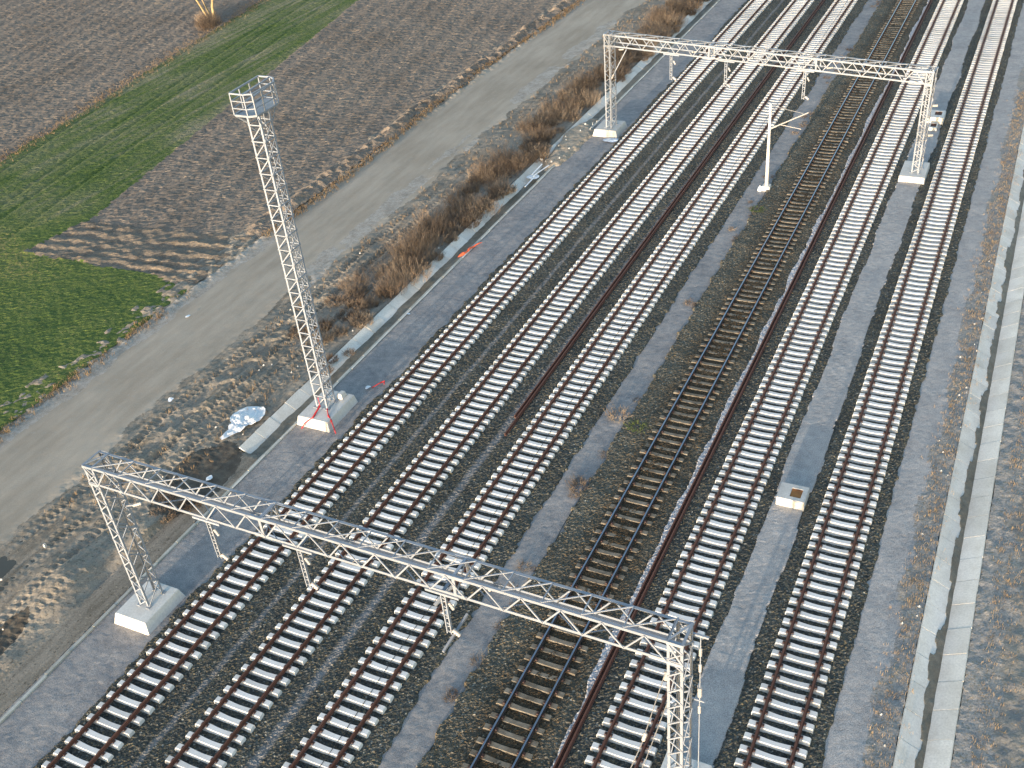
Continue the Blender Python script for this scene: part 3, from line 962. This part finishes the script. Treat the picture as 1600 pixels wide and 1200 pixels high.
# hardware on the right leg of the near gantry
mb = MB()
mb.tube([(L1 + 0.22, 1.15, z) for z in (0.6, 8.3)], 0.022, 5)
mb.bar((L1 - 0.1, 1.15, 8.3), (L1 + 0.5, 1.15, 8.3), 0.08)
mb.bar((L1 - 0.1, 1.15, 5.0), (L1 + 0.4, 1.15, 5.0), 0.06)
hw = link('tension_rod', mb.mesh('tension_rod', M['steel']), g1)
for z in (7.3, 6.5, 4.3): link('insulator', INS, hw, (L1 + 0.22, 1.15, z), (0, 0, 0)).scale = (0.8, 0.8, 0.8)
link('counterweight', MB().tube([(L1 + 0.22, 1.15, 5.2 + 0.07 * i) for i in range(8)], [0.07, 0.085] * 4, 8).mesh('counterweight', M['insulator']), hw)
mb = MB()
mb.tube([(L1 - 0.75, 0.4, 6.9), (L1 - 1.5, -0.1, 3.2), (L1 - 2.3, -0.8, 0.35)], 0.02, 5)
mb.tube([(L1 - 0.6, 0.3, 5.7), (L1 - 1.3, -0.25, 2.6), (L1 - 1.9, -0.8, 0.35)], 0.018, 5)
mb.bar((L1 - 0.8, 0.4, 6.9), (L1 - 0.5, 0.4, 6.9), 0.06)
mb.bar((L1 - 0.65, 0.3, 5.7), (L1 - 0.5, 0.3, 5.7), 0.06)
sw = link('stay_wire', mb.mesh('stay_wire', M['wire']), g1)
link('insulator', INS, sw, (L1 - 0.75, 0.4, 6.5), (0, rad(12), 0)).scale = (1.2, 1.2, 0.9)
link('insulator', INS, sw, (L1 - 1.45, -0.05, 3.4), (0, rad(12), 0))
# guy wire on the left leg
mb = MB()
mb.tube([(0.0, 0.3, 5.7), (-2.6, 0.75, 3.75), (-5.4, 1.2, 1.8), (-8.2, 1.62, 0.12)], 0.012, 5)
link('guy_wire', mb.mesh('guy_wire', M['cable']), g1)
mb = MB().box(-8.35, -8.18, 1.55, 1.72, -0.25, 0.1, 0, (0.03, 0.03))
link('guy_anchor', mb.mesh('guy_anchor', M['concrete']), g1)
for z in (6.1,):
    bar_obj(g1, (0.5, 0.85, z), (0.95, 0.95, z + 0.12), 0.09, 0.06, (0, 0, 1), 'bracket')
    link('insulator', INS, g1, (0.9, 0.95, z + 0.05), (0, rad(70), 0.3))
# strut and insulators on the far gantry
mb = MB()
mb.bar((2.15, 0.0, 7.65), (0.72, 0.1, 5.15), 0.07)
st_ = link('strut', mb.mesh('strut', M['steel']), g2)
link('insulator', INS, st_, (0.62, 0.1, 4.95), (0, rad(30), 0)).scale = (1.2, 1.2, 1)
link('insulator', INS, g2, (0.9, 0.95, 7.2), (0, rad(80), 0))
for z in (5.9, 3.6): link('insulator', INS, g2, (L2 + 0.05, 0.9, z), (0, rad(80), 0)).scale = (1.4, 1.4, 0.8)


# ------------------------------------------------------------------ foundations and boxes
def foundation(x0, x1, y0, y1, h, inset, label):
    me = MB().box(x0 - (x0 + x1) / 2, x1 - (x0 + x1) / 2, y0 - (y0 + y1) / 2, y1 - (y0 + y1) / 2, -0.6, h, 0, (inset, inset)).mesh('concrete_foundation', M['concrete'], bevel=0.035)
    return tag(link('concrete_foundation', me, None, ((x0 + x1) / 2, (y0 + y1) / 2, 0)), label, 'foundation', 'concrete foundations of the steel structures')


foundation(-34.55, -32.15, 21.3, 24.2, 0.5, 0.28, 'white concrete block under the left leg of the near gantry')
foundation(-8.35, -6.2, 21.0, 24.1, 0.5, 0.2, 'white concrete block under the right leg of the near gantry')
foundation(-34.6, -32.0, 81.9, 84.9, 0.5, 0.3, 'white concrete block under the left leg of the far gantry')
foundation(-8.1, -6.15, 78.4, 81.5, 0.5, 0.06, 'white concrete block under the right leg of the far gantry')
foundation(-35.2, -32.75, 37.3, 40.6, 0.5, 0.2, 'concrete block under the tall lattice light mast with red straps')


def pit(x0, x1, y0, y1, h, ox0, ox1, oy0, oy1, depth, label, covermat):
    cx, cy = (x0 + x1) / 2, (y0 + y1) / 2
    o = thing('concrete_box', label, 'concrete box', (cx, cy, 0), 0, 'concrete chambers in the gravel strip')
    V = []
    for z, (a, b, c, d) in ((-0.4, (x0, x1, y0, y1)), (h, (x0, x1, y0, y1)), (h, (ox0, ox1, oy0, oy1)), (h - depth, (ox0, ox1, oy0, oy1))):
        V += [(a - cx, c - cy, z), (b - cx, c - cy, z), (b - cx, d - cy, z), (a - cx, d - cy, z)]
    F = []
    for r in range(3):
        for q in range(4): F.append((r * 4 + q, r * 4 + (q + 1) % 4, r * 4 + 4 + (q + 1) % 4, r * 4 + 4 + q))
    me = MB().add(V, F).mesh('box_body', M['concrete'], bevel=0.018)
    link('box_body', me, o)
    link('cover', MB().box(ox0 - cx + .004, ox1 - cx - .004, oy0 - cy + .004, oy1 - cy - .004, h - depth - 0.05, h - depth + 0.01).mesh('cover', covermat), o)
    link('rim', MB().box(ox0 - cx + .003, ox1 - cx - .003, oy1 - cy - 0.03, oy1 - cy - 0.004, h - depth - 0.02, h - 0.015).mesh('rim', M['dark_cover']), o)
    return o


pit(-7.82, -6.45, 39.55, 40.75, 0.55, -7.23, -6.7, 39.82, 40.45, 0.05, 'white concrete box with a square brown recess, on the right gravel strip', M['brown_cover'])
pit(-7.68, -6.35, 90.6, 92.3, 0.58, -7.15, -6.6, 91.2, 92.0, 0.05, 'farther white concrete box behind the far gantry leg', M['dark_cover'])
pit(-7.3, -6.66, 89.0, 90.1, 0.3, -7.2, -6.76, 89.25, 90.0, 0.05, 'small low concrete box with dark lid before the farther box', M['dark_cover'])

# ------------------------------------------------------------------ light mast
mx0, mx1, my0, my1 = -0.4, 0.4, 0.0, 0.87
mast = thing('light_mast', 'tall slender lattice mast with railed platform on top', 'mast', (-34.03, 38.62, 0), 0)
ZT = 18.25
tower = link('tower_frame', box_frame(mx0, mx1, my0, my1, 0.5, ZT, 'z', 0.1).mesh('tower_frame', M['steel']), mast)
n = 20
for face in range(4):
    z0, z1 = 0.5, 17.7
    if face == 0: a, b, nv = (mx0, my0), (mx1, my0), (0, -1, 0)
    if face == 1: a, b, nv = (mx1, my0), (mx1, my1), (1, 0, 0)
    if face == 2: a, b, nv = (mx1, my1), (mx0, my1), (0, 1, 0)
    if face == 3: a, b, nv = (mx0, my1), (mx0, my0), (-1, 0, 0)
    zigzag(tower, (*a, z0), (*a, z1), (*b, z0), (*b, z1), n, nv, 0.056, 0.012, True)
for x in (mx0, mx1):
    for y in (my0, my1): link('base_plate', MB().box(x - .13, x + .13, y - .13, y + .13, 0.5, 0.54).mesh('base_plate', M['steel']), tower)
# ladder inside
mb = MB()
for s in (-0.18, 0.18): mb.bar((s, 0.62, 0.6), (s, 0.62, ZT), 0.03)
for i in range(58): mb.bar((-0.18, 0.62, 0.8 + i * 0.3), (0.18, 0.62, 0.8 + i * 0.3), 0.022)
link('ladder', mb.mesh('ladder', M['steel']), mast)
fl = [(-0.72, -0.42), (0.12, -0.45), (0.5, -0.25), (0.55, 1.4), (0.2, 1.9), (-0.15, 2.05), (-0.85, 2.05)]
pf = link('platform', None, mast); bpy.data.objects.remove(pf)
V = [(x, y, ZT) for x, y in fl] + [(x, y, ZT + 0.07) for x, y in fl]
nn = len(fl)
F = [tuple(range(nn))[::-1], tuple(range(nn, 2 * nn))] + [(i, (i + 1) % nn, nn + (i + 1) % nn, nn + i) for i in range(nn)]
pf = link('platform', MB().add(V, F).mesh('platform', M['steel']), mast)
for i in range(nn):
    a = fl[i]; b = fl[(i + 1) % nn]
    for zz, tk in ((0.42, 0.045), (0.78, 0.045), (1.15, 0.07)):
        bar_obj(pf, (*a, ZT + zz), (*b, ZT + zz), tk, tk, None, 'railing')
    bar_obj(pf, (*a, ZT + 0.07), (*a, ZT + 1.15), 0.06, 0.06, (0, 1, 0), 'railing_post')
    bar_obj(pf, (*a, ZT + 0.1), (*b, ZT + 0.1), 0.1, 0.03, None, 'toe_board')
for y in (0.4, 1.2):
    for x in (-0.79, 0.52):
        bar_obj(pf, (x, y, ZT + 0.07), (x, y, ZT + 1.15), 0.06, 0.06, (0, 1, 0), 'railing_post')
for zz in (0.78, 1.15):
    bar_obj(pf, (0.12, -0.45, ZT + zz), (-0.15, 2.05, ZT + zz), 0.055, 0.055, None, 'railing')
for x in (mx0, mx1):
    bar_obj(pf, (x, 0.87, ZT - 0.7), (x, 1.35, ZT), 0.05, 0.03, (1, 0, 0), 'brace')
    bar_obj(pf, (x, 0.0, ZT - 0.45), (x * 1.6, -0.4, ZT), 0.06, 0.04, (1, 0, 0), 'brace')
# white casing at mast foot
tag(link('cloth_bundle', MB().box(-0.2, 0.2, -0.3, 0.3, 0, 0.35, 0, (0.06, 0.08)).mesh('cloth_bundle', M['concrete'], bevel=0.05), None, (-33.5, 39.95, 0.5)),
    'small pale bundle on the mast foundation behind the lattice', 'bundle')
# straps
for i, (P, lab) in enumerate([
        ([(-34.1, 38.55, 1.3), (-34.05, 38.5, 0.75), (-34.0, 37.6, 0.53), (-34.35, 37.28, 0.32), (-34.55, 37.1, -0.02)], 'red strap hanging over the front of the mast foundation'),
        ([(-33.6, 38.55, 0.62), (-33.25, 38.1, 0.53), (-32.85, 37.8, 0.4), (-32.35, 37.35, -0.02)], 'red strap running from the mast foot down towards the track'),
        ([(-32.75, 41.95, 0.0), (-32.45, 42.5, 0.08), (-32.25, 42.65, 0.12), (-32.15, 42.4, 0.1)], 'scrap of red strap on the ballast edge beyond the mast')]):
    mb = MB()
    mb.tube(P, [0.035] * len(P), 5)
    mb.tube([P[1], P[2]], 0.06, 5)
    tag(link('red_strap', mb.mesh('red_strap', M['red'])), lab, 'strap', 'red straps by the light mast')

# ------------------------------------------------------------------ old catenary pole
po = thing('catenary_pole', 'slim pale catenary pole with side bracket between third and old track', 'pole', (-17.2, 74.9, 0))
link('pole', MB().tube([(0, 0, 0.0), (0, 0, 3.5), (0, 0, 6.75)], [0.15, 0.12, 0.085], 10).mesh('pole', M['pole'], True), po)
link('foot', MB().box(-0.35, 0.35, -0.35, 0.35, -0.3, 0.3, 0, (0.05, 0.05)).mesh('foot', M['concrete'], bevel=0.03), po)
br = link('bracket_arm', MB().tube([(0.08, 0, 4.85), (2.75, 0.1, 6.25)], 0.045, 6).mesh('bracket_arm', M['insulator']), po)
link('tie_rod', MB().tube([(0.05, 0, 6.6), (2.4, 0.1, 6.15)], 0.025, 5).mesh('tie_rod', M['wire']), br)
link('steady_arm', MB().tube([(0.7, 0.05, 5.2), (2.3, 0.1, 4.95)], 0.03, 5).mesh('steady_arm', M['insulator']), br)
link('insulator', INS, br, (0.12, 0, 4.87), (0, rad(62), 0))
tag(link('plastic_bag', MB().tube([(0, 0, 0), (0.05, 0.02, 0.25), (0.02, 0.0, 0.42)], [0.2, 0.17, 0.04], 7).mesh('plastic_bag', M['plastic'], True), None, (-17.65, 74.6, -0.08)),
    'white bag standing at the foot of the slim catenary pole', 'bag')


# ------------------------------------------------------------------ plastic sheet and litter
def crumple(name, outline, n, amp, mat, seed, base=0.04):
    P = np.array(outline); c = P.mean(0)
    V = []; F = []
    nr = n; na = 48
    ang = np.linspace(0, 2 * math.pi, na, endpoint=False)
    th = np.arctan2(P[:, 1] - c[1], P[:, 0] - c[0]); o_ = np.argsort(th)
    rr_ = np.hypot(P[:, 0] - c[0], P[:, 1] - c[1])
    R_ = np.interp(ang, np.concatenate([th[o_] - 2 * math.pi, th[o_], th[o_] + 2 * math.pi]), np.tile(rr_[o_], 3))
    for i in range(nr + 1):
        t = i / nr
        x = c[0] + np.cos(ang) * R_ * t; y = c[1] + np.sin(ang) * R_ * t
        rid = np.abs(fbm(x * 2.2, y * 2.2, seed, 4)) * amp * 2.2 + fbm(x * 7, y * 7, seed + 5, 2) * amp * 0.35
        z = base + rid + amp * 0.25 * (1 - t)
        V.append(np.stack([x, y, z], -1))
    V = np.concatenate(V)
    for i in range(nr):
        for q in range(na):
            F.append((i * na + q, (i + 1) * na + q, (i + 1) * na + (q + 1) % na, i * na + (q + 1) % na))
    return np_mesh(name, V, F, mat, False)


me = crumple('plastic_sheet', [(-38.95, 37.75), (-37.75, 37.95), (-37.35, 37.2), (-37.75, 36.2), (-38.05, 35.3), (-38.35, 34.55), (-38.55, 34.65), (-38.6, 35.5), (-38.85, 36.1), (-39.25, 37.1)],
             14, 0.17, M['plastic'], 131, 0.06)
tag(link('plastic_sheet', me), 'crumpled white plastic sheet on the mud beside the concrete ditch', 'plastic sheet')
mb = MB()
n = 9
for i in range(n):
    t = i / (n - 1)
P = [(-35.45 + 0.65 * t + 0.08 * math.sin(t * 7), 58.3 + 2.5 * t, 0.02 + 0.06 * math.sin(t * 9) ** 2) for t in np.linspace(0, 1, 12)]
mb.tube(P, [0.03, 0.09, 0.12, 0.1, 0.09, 0.1, 0.08, 0.07, 0.06, 0.05, 0.04, 0.02], 6)
tag(link('orange_tape', mb.mesh('orange_tape', M['orange'])), 'strip of orange netting lying on the path beside the ditch', 'netting')
LIT = [((-35.9, 72.6), 0.5, 0.3, 'white crumpled scrap with strips at the ditch edge', 'plastic'),
       ((-32.35, 81.3), 0.75, 0.22, 'blue and white bag beside the far left foundation', 'bluebag'),
       ((-35.0, 50.2), 0.3, 0.1, 'white curved scrap on the path edge left of the first track', 'plastic'),
       ((-44.2, 36.9), 0.3, 0.2, 'grey white scrap lying on the dirt road edge', 'plastic'),
       ((-49.9, 45.4), 0.22, 0.2, 'small white stone-like scrap at the green field corner', 'plastic'),
       ((-33.0, 41.9), 0.25, 0.2, 'white scrap on the path just beyond the mast', 'plastic'),
       ((-35.3, 65.5), 0.4, 0.08, 'thin white strip lying in the ditch', 'plastic'),
       ((-36.9, 31.6), 0.25, 0.25, 'white lump on the dark mud below the plastic sheet', 'plastic'),
       ((-29.9, 60.2), 0.35, 0.12, 'pale blue scrap between the sleepers of the leftmost track', 'bluebag'),
       ]
for i, ((x, y), a, b, lab, mt) in enumerate(LIT):
    a, b = (a, b) if i < 2 else (a * 0.55, b * 0.55)
    pts = [(x + a * math.cos(t) * (0.7 + 0.5 * rr.random()), y + b * 2 * math.sin(t) * (0.7 + 0.5 * rr.random())) for t in np.linspace(0, 6.28, 8)[:-1]]
    z = 0.24 if i == 8 else (-0.22 if i == 6 else (0.08 if i == 9 else -0.02))
    tag(link('plastic_scrap', crumple('plastic_scrap', pts, 5, 0.09, M[mt], 140 + i, z)), lab, 'scrap', 'litter around the tracks')
for a, b, lab in (((-36.0, 72.2, 0.05), (-35.4, 74.6, 0.2), 'longest pale board sticking out of the ditch by the sand'),
                  ((-36.1, 72.8, 0.1), (-36.0, 74.6, 0.25), 'pale board left of the longest one in the ditch by the sand'),
                  ((-35.75, 70.6, 0.0), (-35.7, 72.2, 0.1), 'short pale board lying nearest of three in the ditch')):
    tag(link('wooden_board', MB().bar(a, b, 0.1, 0.04).mesh('wooden_board', M['plastic'])), lab, 'board', 'pale boards in the ditch')


# ------------------------------------------------------------------ vegetation
def stems_mesh(name, n, rad_, h, spread, mat, seed, wd=0.012, twigs=2, lean=(0, 0)):
    rg = np.random.default_rng(seed)
    V = []; F = []

    def prism(a, b, c, w0):
        i0 = len(V)
        for p, w_ in ((a, w0), (b, w0 * 0.7), (c, w0 * 0.25)):
            for q in range(3):
                an = q * 2.094 + seed
                V.append((p[0] + math.cos(an) * w_, p[1] + math.sin(an) * w_, p[2]))
        for r in range(2):
            for q in range(3):
                F.append((i0 + r * 3 + q, i0 + r * 3 + (q + 1) % 3, i0 + r * 3 + 3 + (q + 1) % 3, i0 + r * 3 + 3 + q))
    for i in range(n):
        an = rg.random() * 6.283; r_ = rad_ * math.sqrt(rg.random())
        a = np.array([math.cos(an) * r_, math.sin(an) * r_, -0.05])
        hh = h * (0.45 + 0.6 * rg.random()) * (1 - 0.35 * r_ / rad_)
        out = spread * (0.3 + rg.random())
        d = np.array([math.cos(an) * out + rg.normal() * 0.12 + lean[0], math.sin(an) * out + rg.normal() * 0.12 + lean[1], 1.0])
        b = a + d * hh * 0.5
        c = a + d * hh + np.array([rg.normal() * 0.12, rg.normal() * 0.12, -0.1 * hh * rg.random()])
        prism(a, b, c, wd * (0.7 + 0.6 * rg.random()))
        for q in range(twigs):
            t = 0.3 + 0.6 * rg.random(); s = a + (c - a) * t
            e = s + np.array([rg.normal() * 0.22, rg.normal() * 0.22, 0.12 + 0.22 * rg.random()]) * hh * 0.55
            prism(s, (s + e) / 2 + rg.normal(size=3) * 0.02, e, wd * 0.6)
    return np_mesh(name, V, F, mat)


SHR = [stems_mesh('dry_shrub', 120, 0.95, 1.5, 0.45, M['shrub'], 200 + i, 0.009, 4) for i in range(5)]
SHL = [stems_mesh('dry_shrub', 200, 0.6, 0.75, 0.6, M['shrub'], 220 + i, 0.016, 2) for i in range(3)]
shrubs = []
y = 46.0
while y < 128:
    dens = 1.0 if (52 < y < 76 or y > 80) else 0.6
    for q in range(3 if dens == 1.0 else 2):
        x = -38.4 + rr.uniform(-1.9, 1.7) - (0.9 if 78 < y < 96 else 0)
        if y < 54: x -= 0.6
        big = dens == 1.0 and rr.random() < 0.8
        s = rr.uniform(0.75, 1.2)
        if y > 56 and x > -37.6: big = rr.random() < 0.4
        shrubs.append((x, y + rr.uniform(-0.5, 0.5), s, big))
    y += 0.95
for x, y, s, big in shrubs:
    o = link('dry_shrub', rr.choice(SHR if big else SHL), None, (x, y, -0.02), (rr.uniform(-.08, .08), rr.uniform(-.08, .08), rr.uniform(0, 6.28)))
    o.scale = (s, s, s * rr.uniform(0.8, 1.25))
    where = ('between the light mast and the orange netting' if y < 56 else 'behind the orange netting' if y < 68 else
             'just before the sand heap' if y < 80 else 'behind the left leg of the far gantry' if y < 95 else 'in the distance beyond the far gantry')
    tag(o, ('tall' if big else 'low') + ' dry brown shrub along the ditch ' + where, 'shrub', 'brush along the ditch ' + where)
for x, y, s in ((-36.6, 42.6, 0.8), (-36.9, 43.8, 0.7), (-36.4, 29.4, 0.9), (-37.2, 28.2, 0.9), (-38.0, 29.4, 0.8), (-36.2, 44.8, 0.6)):
    o = link('dry_shrub', rr.choice(SHL), None, (x, y, -0.05), (0, 0, rr.uniform(0, 6.28)))
    o.scale = (s, s, s * 0.8)
    tag(o, 'low reddish brown weed clump ' + ('on the mud just beyond the light mast' if y > 40 else 'on dark mud under the near gantry beam'), 'weed',
        'low weeds ' + ('beyond the mast' if y > 40 else 'under the near gantry'))

WEED = [stems_mesh('dry_weed', 60, 0.24, 0.34, 0.8, M['shrub'], 240 + i, 0.009, 3) for i in range(3)]
GREENW = stems_mesh('green_weed', 70, 0.26, 0.35, 0.8, M['greenweed'], 260, 0.013, 2)
for i in range(46):
    y = 14 + 112 * rr.random() ** 1.2
    x = -17.35 + rr.uniform(-0.55, 0.3)
    o = link('dry_weed', rr.choice(WEED), None, (x, y, -0.08), (0, 0, rr.uniform(0, 6.28)))
    s = rr.uniform(0.5, 1.25)
    o.scale = (s, s, s)
    where = 'before the near gantry beam' if y < 30 else 'in the middle stretch' if y < 70 else 'beyond the slim catenary pole'
    tag(o, 'small dry weed on the path by the old track ' + where, 'weed', 'dry weeds on the path ' + where)
for x, y, s, lab in ((-17.7, 44.0, 2.2, 'tall dry tan weed clump, largest on the path by the old track'),
                     (-17.45, 37.6, 1.9, 'bushy reddish weed clump on the path where the near strip darkens')):
    o = link('dry_weed', WEED[0], None, (x, y, -0.08)); o.scale = (s, s, s)
    tag(o, lab, 'weed')
for i, (x, y, lab) in enumerate(((-16.9, 71.0, 'green weed tuft at the ballast edge near the slim pole'), (-16.3, 43.2, 'green weed tuft on the old ballast edge, mid picture'))):
    o = link('green_weed', GREENW, None, (x, y, 0.0)); o.scale = (1.5, 1.5, 1.2)
    tag(o, lab, 'weed')


def tufts(name, label, cat, spots, mat, h, seed, wd=0.012, per=7):
    rg = np.random.default_rng(seed)
    V = []; F = []
    for (x, y, z) in spots:
        for q in range(per):
            a = rg.random() * 6.283; l = h * (0.5 + rg.random()); sp = rg.random() * 0.7
            bx, by = x + rg.normal() * 0.07, y + rg.normal() * 0.07
            tx, ty = bx + math.cos(a) * l * sp, by + math.sin(a) * l * sp
            px, py = -math.sin(a) * wd, math.cos(a) * wd
            i0 = len(V)
            V += [(bx - px, by - py, z - 0.03), (bx + px, by + py, z - 0.03), (tx + px * .3, ty + py * .3, z + l * (1 - sp * 0.5)), (tx - px * .3, ty - py * .3, z + l * (1 - sp * 0.5))]
            F.append((i0, i0 + 1, i0 + 2, i0 + 3))
    o = link(name, np_mesh(name, V, F, mat))
    o['kind'] = 'stuff'; o['label'] = label; o['category'] = cat
    return o


rg = np.random.default_rng(5)
sp = [(-52.2 + rg.normal() * 0.28 + 0.5 * math.sin(y * 0.12), y, 0.05) for y in rg.uniform(57, 130, 1500)]
sp += [(-52.1 + rg.normal() * 0.35, y, 0.02) for y in rg.uniform(28, 48, 420) if rg.random() < 0.35 + 0.65 * (math.sin(y * 0.9) > 0.3)]
tufts('dry_grass', 'dry tan grass along the field edge of the dirt road', 'grass', sp, M['drygrass'], 0.2, 6, 0.014)
sp = [(-90.0 - (y - 63) * 0.155 + 2 + rg.normal() * 0.7, y, 0.05) for y in rg.uniform(62, 125, 1400)]
tufts('dry_grass', 'dry tan grass between the far ploughed field and the green strip', 'grass', sp, M['drygrass'], 0.17, 7, 0.012, 5)
sp = [(-0.75 + rg.normal() * 0.35, y, -0.05) for y in rg.uniform(24, 100, 1900)]
sp += [(2.3 + abs(rg.normal()) * 0.7, y, -0.05) for y in rg.uniform(24, 80, 900)]
tufts('dry_grass', 'sparse dry grass on both sides of the right concrete channel', 'grass', sp, M['drygrass'], 0.12, 8, 0.009, 5)
sp = [(rg.uniform(-44, -37.5), y, 0.0) for y in rg.uniform(26, 128, 1100)]
tufts('dry_grass', 'sparse dry grass scattered over the rough earth beside the road', 'grass', sp, M['drygrass'], 0.22, 9, 0.013, 6)

# bare tree by the green strip
tr = thing('bare_tree', 'bare yellow-barked tree stems at the top edge of the green strip', 'tree', (-97.6, 107.6, 0))
mb = MB()
mb.tube([(0.3, 0, -0.1), (0.25, 0.2, 1.6), (0.7, 0.3, 3.2), (0.4, 0.6, 5.5)], [0.2, 0.17, 0.13, 0.06], 7)
mb.tube([(-0.5, 0, -0.1), (-1.3, 0.1, 1.2), (-2.0, 0.0, 2.7), (-2.2, 0.3, 5.2)], [0.18, 0.15, 0.12, 0.05], 7)
mb.tube([(-0.2, 0.1, -0.1), (-0.7, 0.3, 1.1), (-1.6, 0.6, 2.6), (-1.2, 0.9, 5.0)], [0.16, 0.13, 0.1, 0.05], 7)
link('trunk', mb.mesh('trunk', M['bark'], True), tr)
link('crown', stems_mesh('crown', 260, 1.6, 3.2, 0.35, M['shrub'], 290, 0.02, 4), tr, (-0.4, 0.3, 3.4))
for i in range(14):
    x = -98.2 + rr.uniform(-2.6, 2.8); y = 107 + (x + 98) * -0.9 + rr.uniform(-1.5, 1.5)
    o = link('dry_shrub', rr.choice(SHR), None, (x, y, 0), (0, 0, rr.uniform(0, 6.28)))
    s = rr.uniform(0.7, 1.3); o.scale = (s, s, s)
    tag(o, 'dry brown shrub around the foot of the bare tree', 'shrub', 'brush around the bare tree')

# bits of rubble on the earth
mb = MB()
for i in range(90):
    if i < 40: x, y, z = rr.uniform(-43.5, -37.2), rr.uniform(18, 60), 0.04
    elif i < 70: x, y, z = rr.uniform(-1.2, -0.3), rr.uniform(25, 70), -0.05
    else: x, y, z = rr.uniform(-37.2, -35.0), rr.uniform(74, 86), 0.2
    q = rr.uniform(0.04, 0.1); a0 = rr.uniform(0, 6)
    mb.add([(x + q * math.cos(a + a0), y + q * 0.8 * math.sin(a + a0), z - 0.05) for a in (0, 1.2, 2.6, 3.7, 5)] + [(x + 0.02, y + 0.01, z + q * 0.8)],
           [(0, 1, 5), (1, 2, 5), (2, 3, 5), (3, 4, 5), (4, 0, 5), (4, 3, 2, 1, 0)])
o = link('rubble', mb.mesh('rubble', M['concrete']))
o['kind'] = 'stuff'; o['label'] = 'scattered pale rubble stones on the bare ground beside the tracks'; o['category'] = 'rubble'
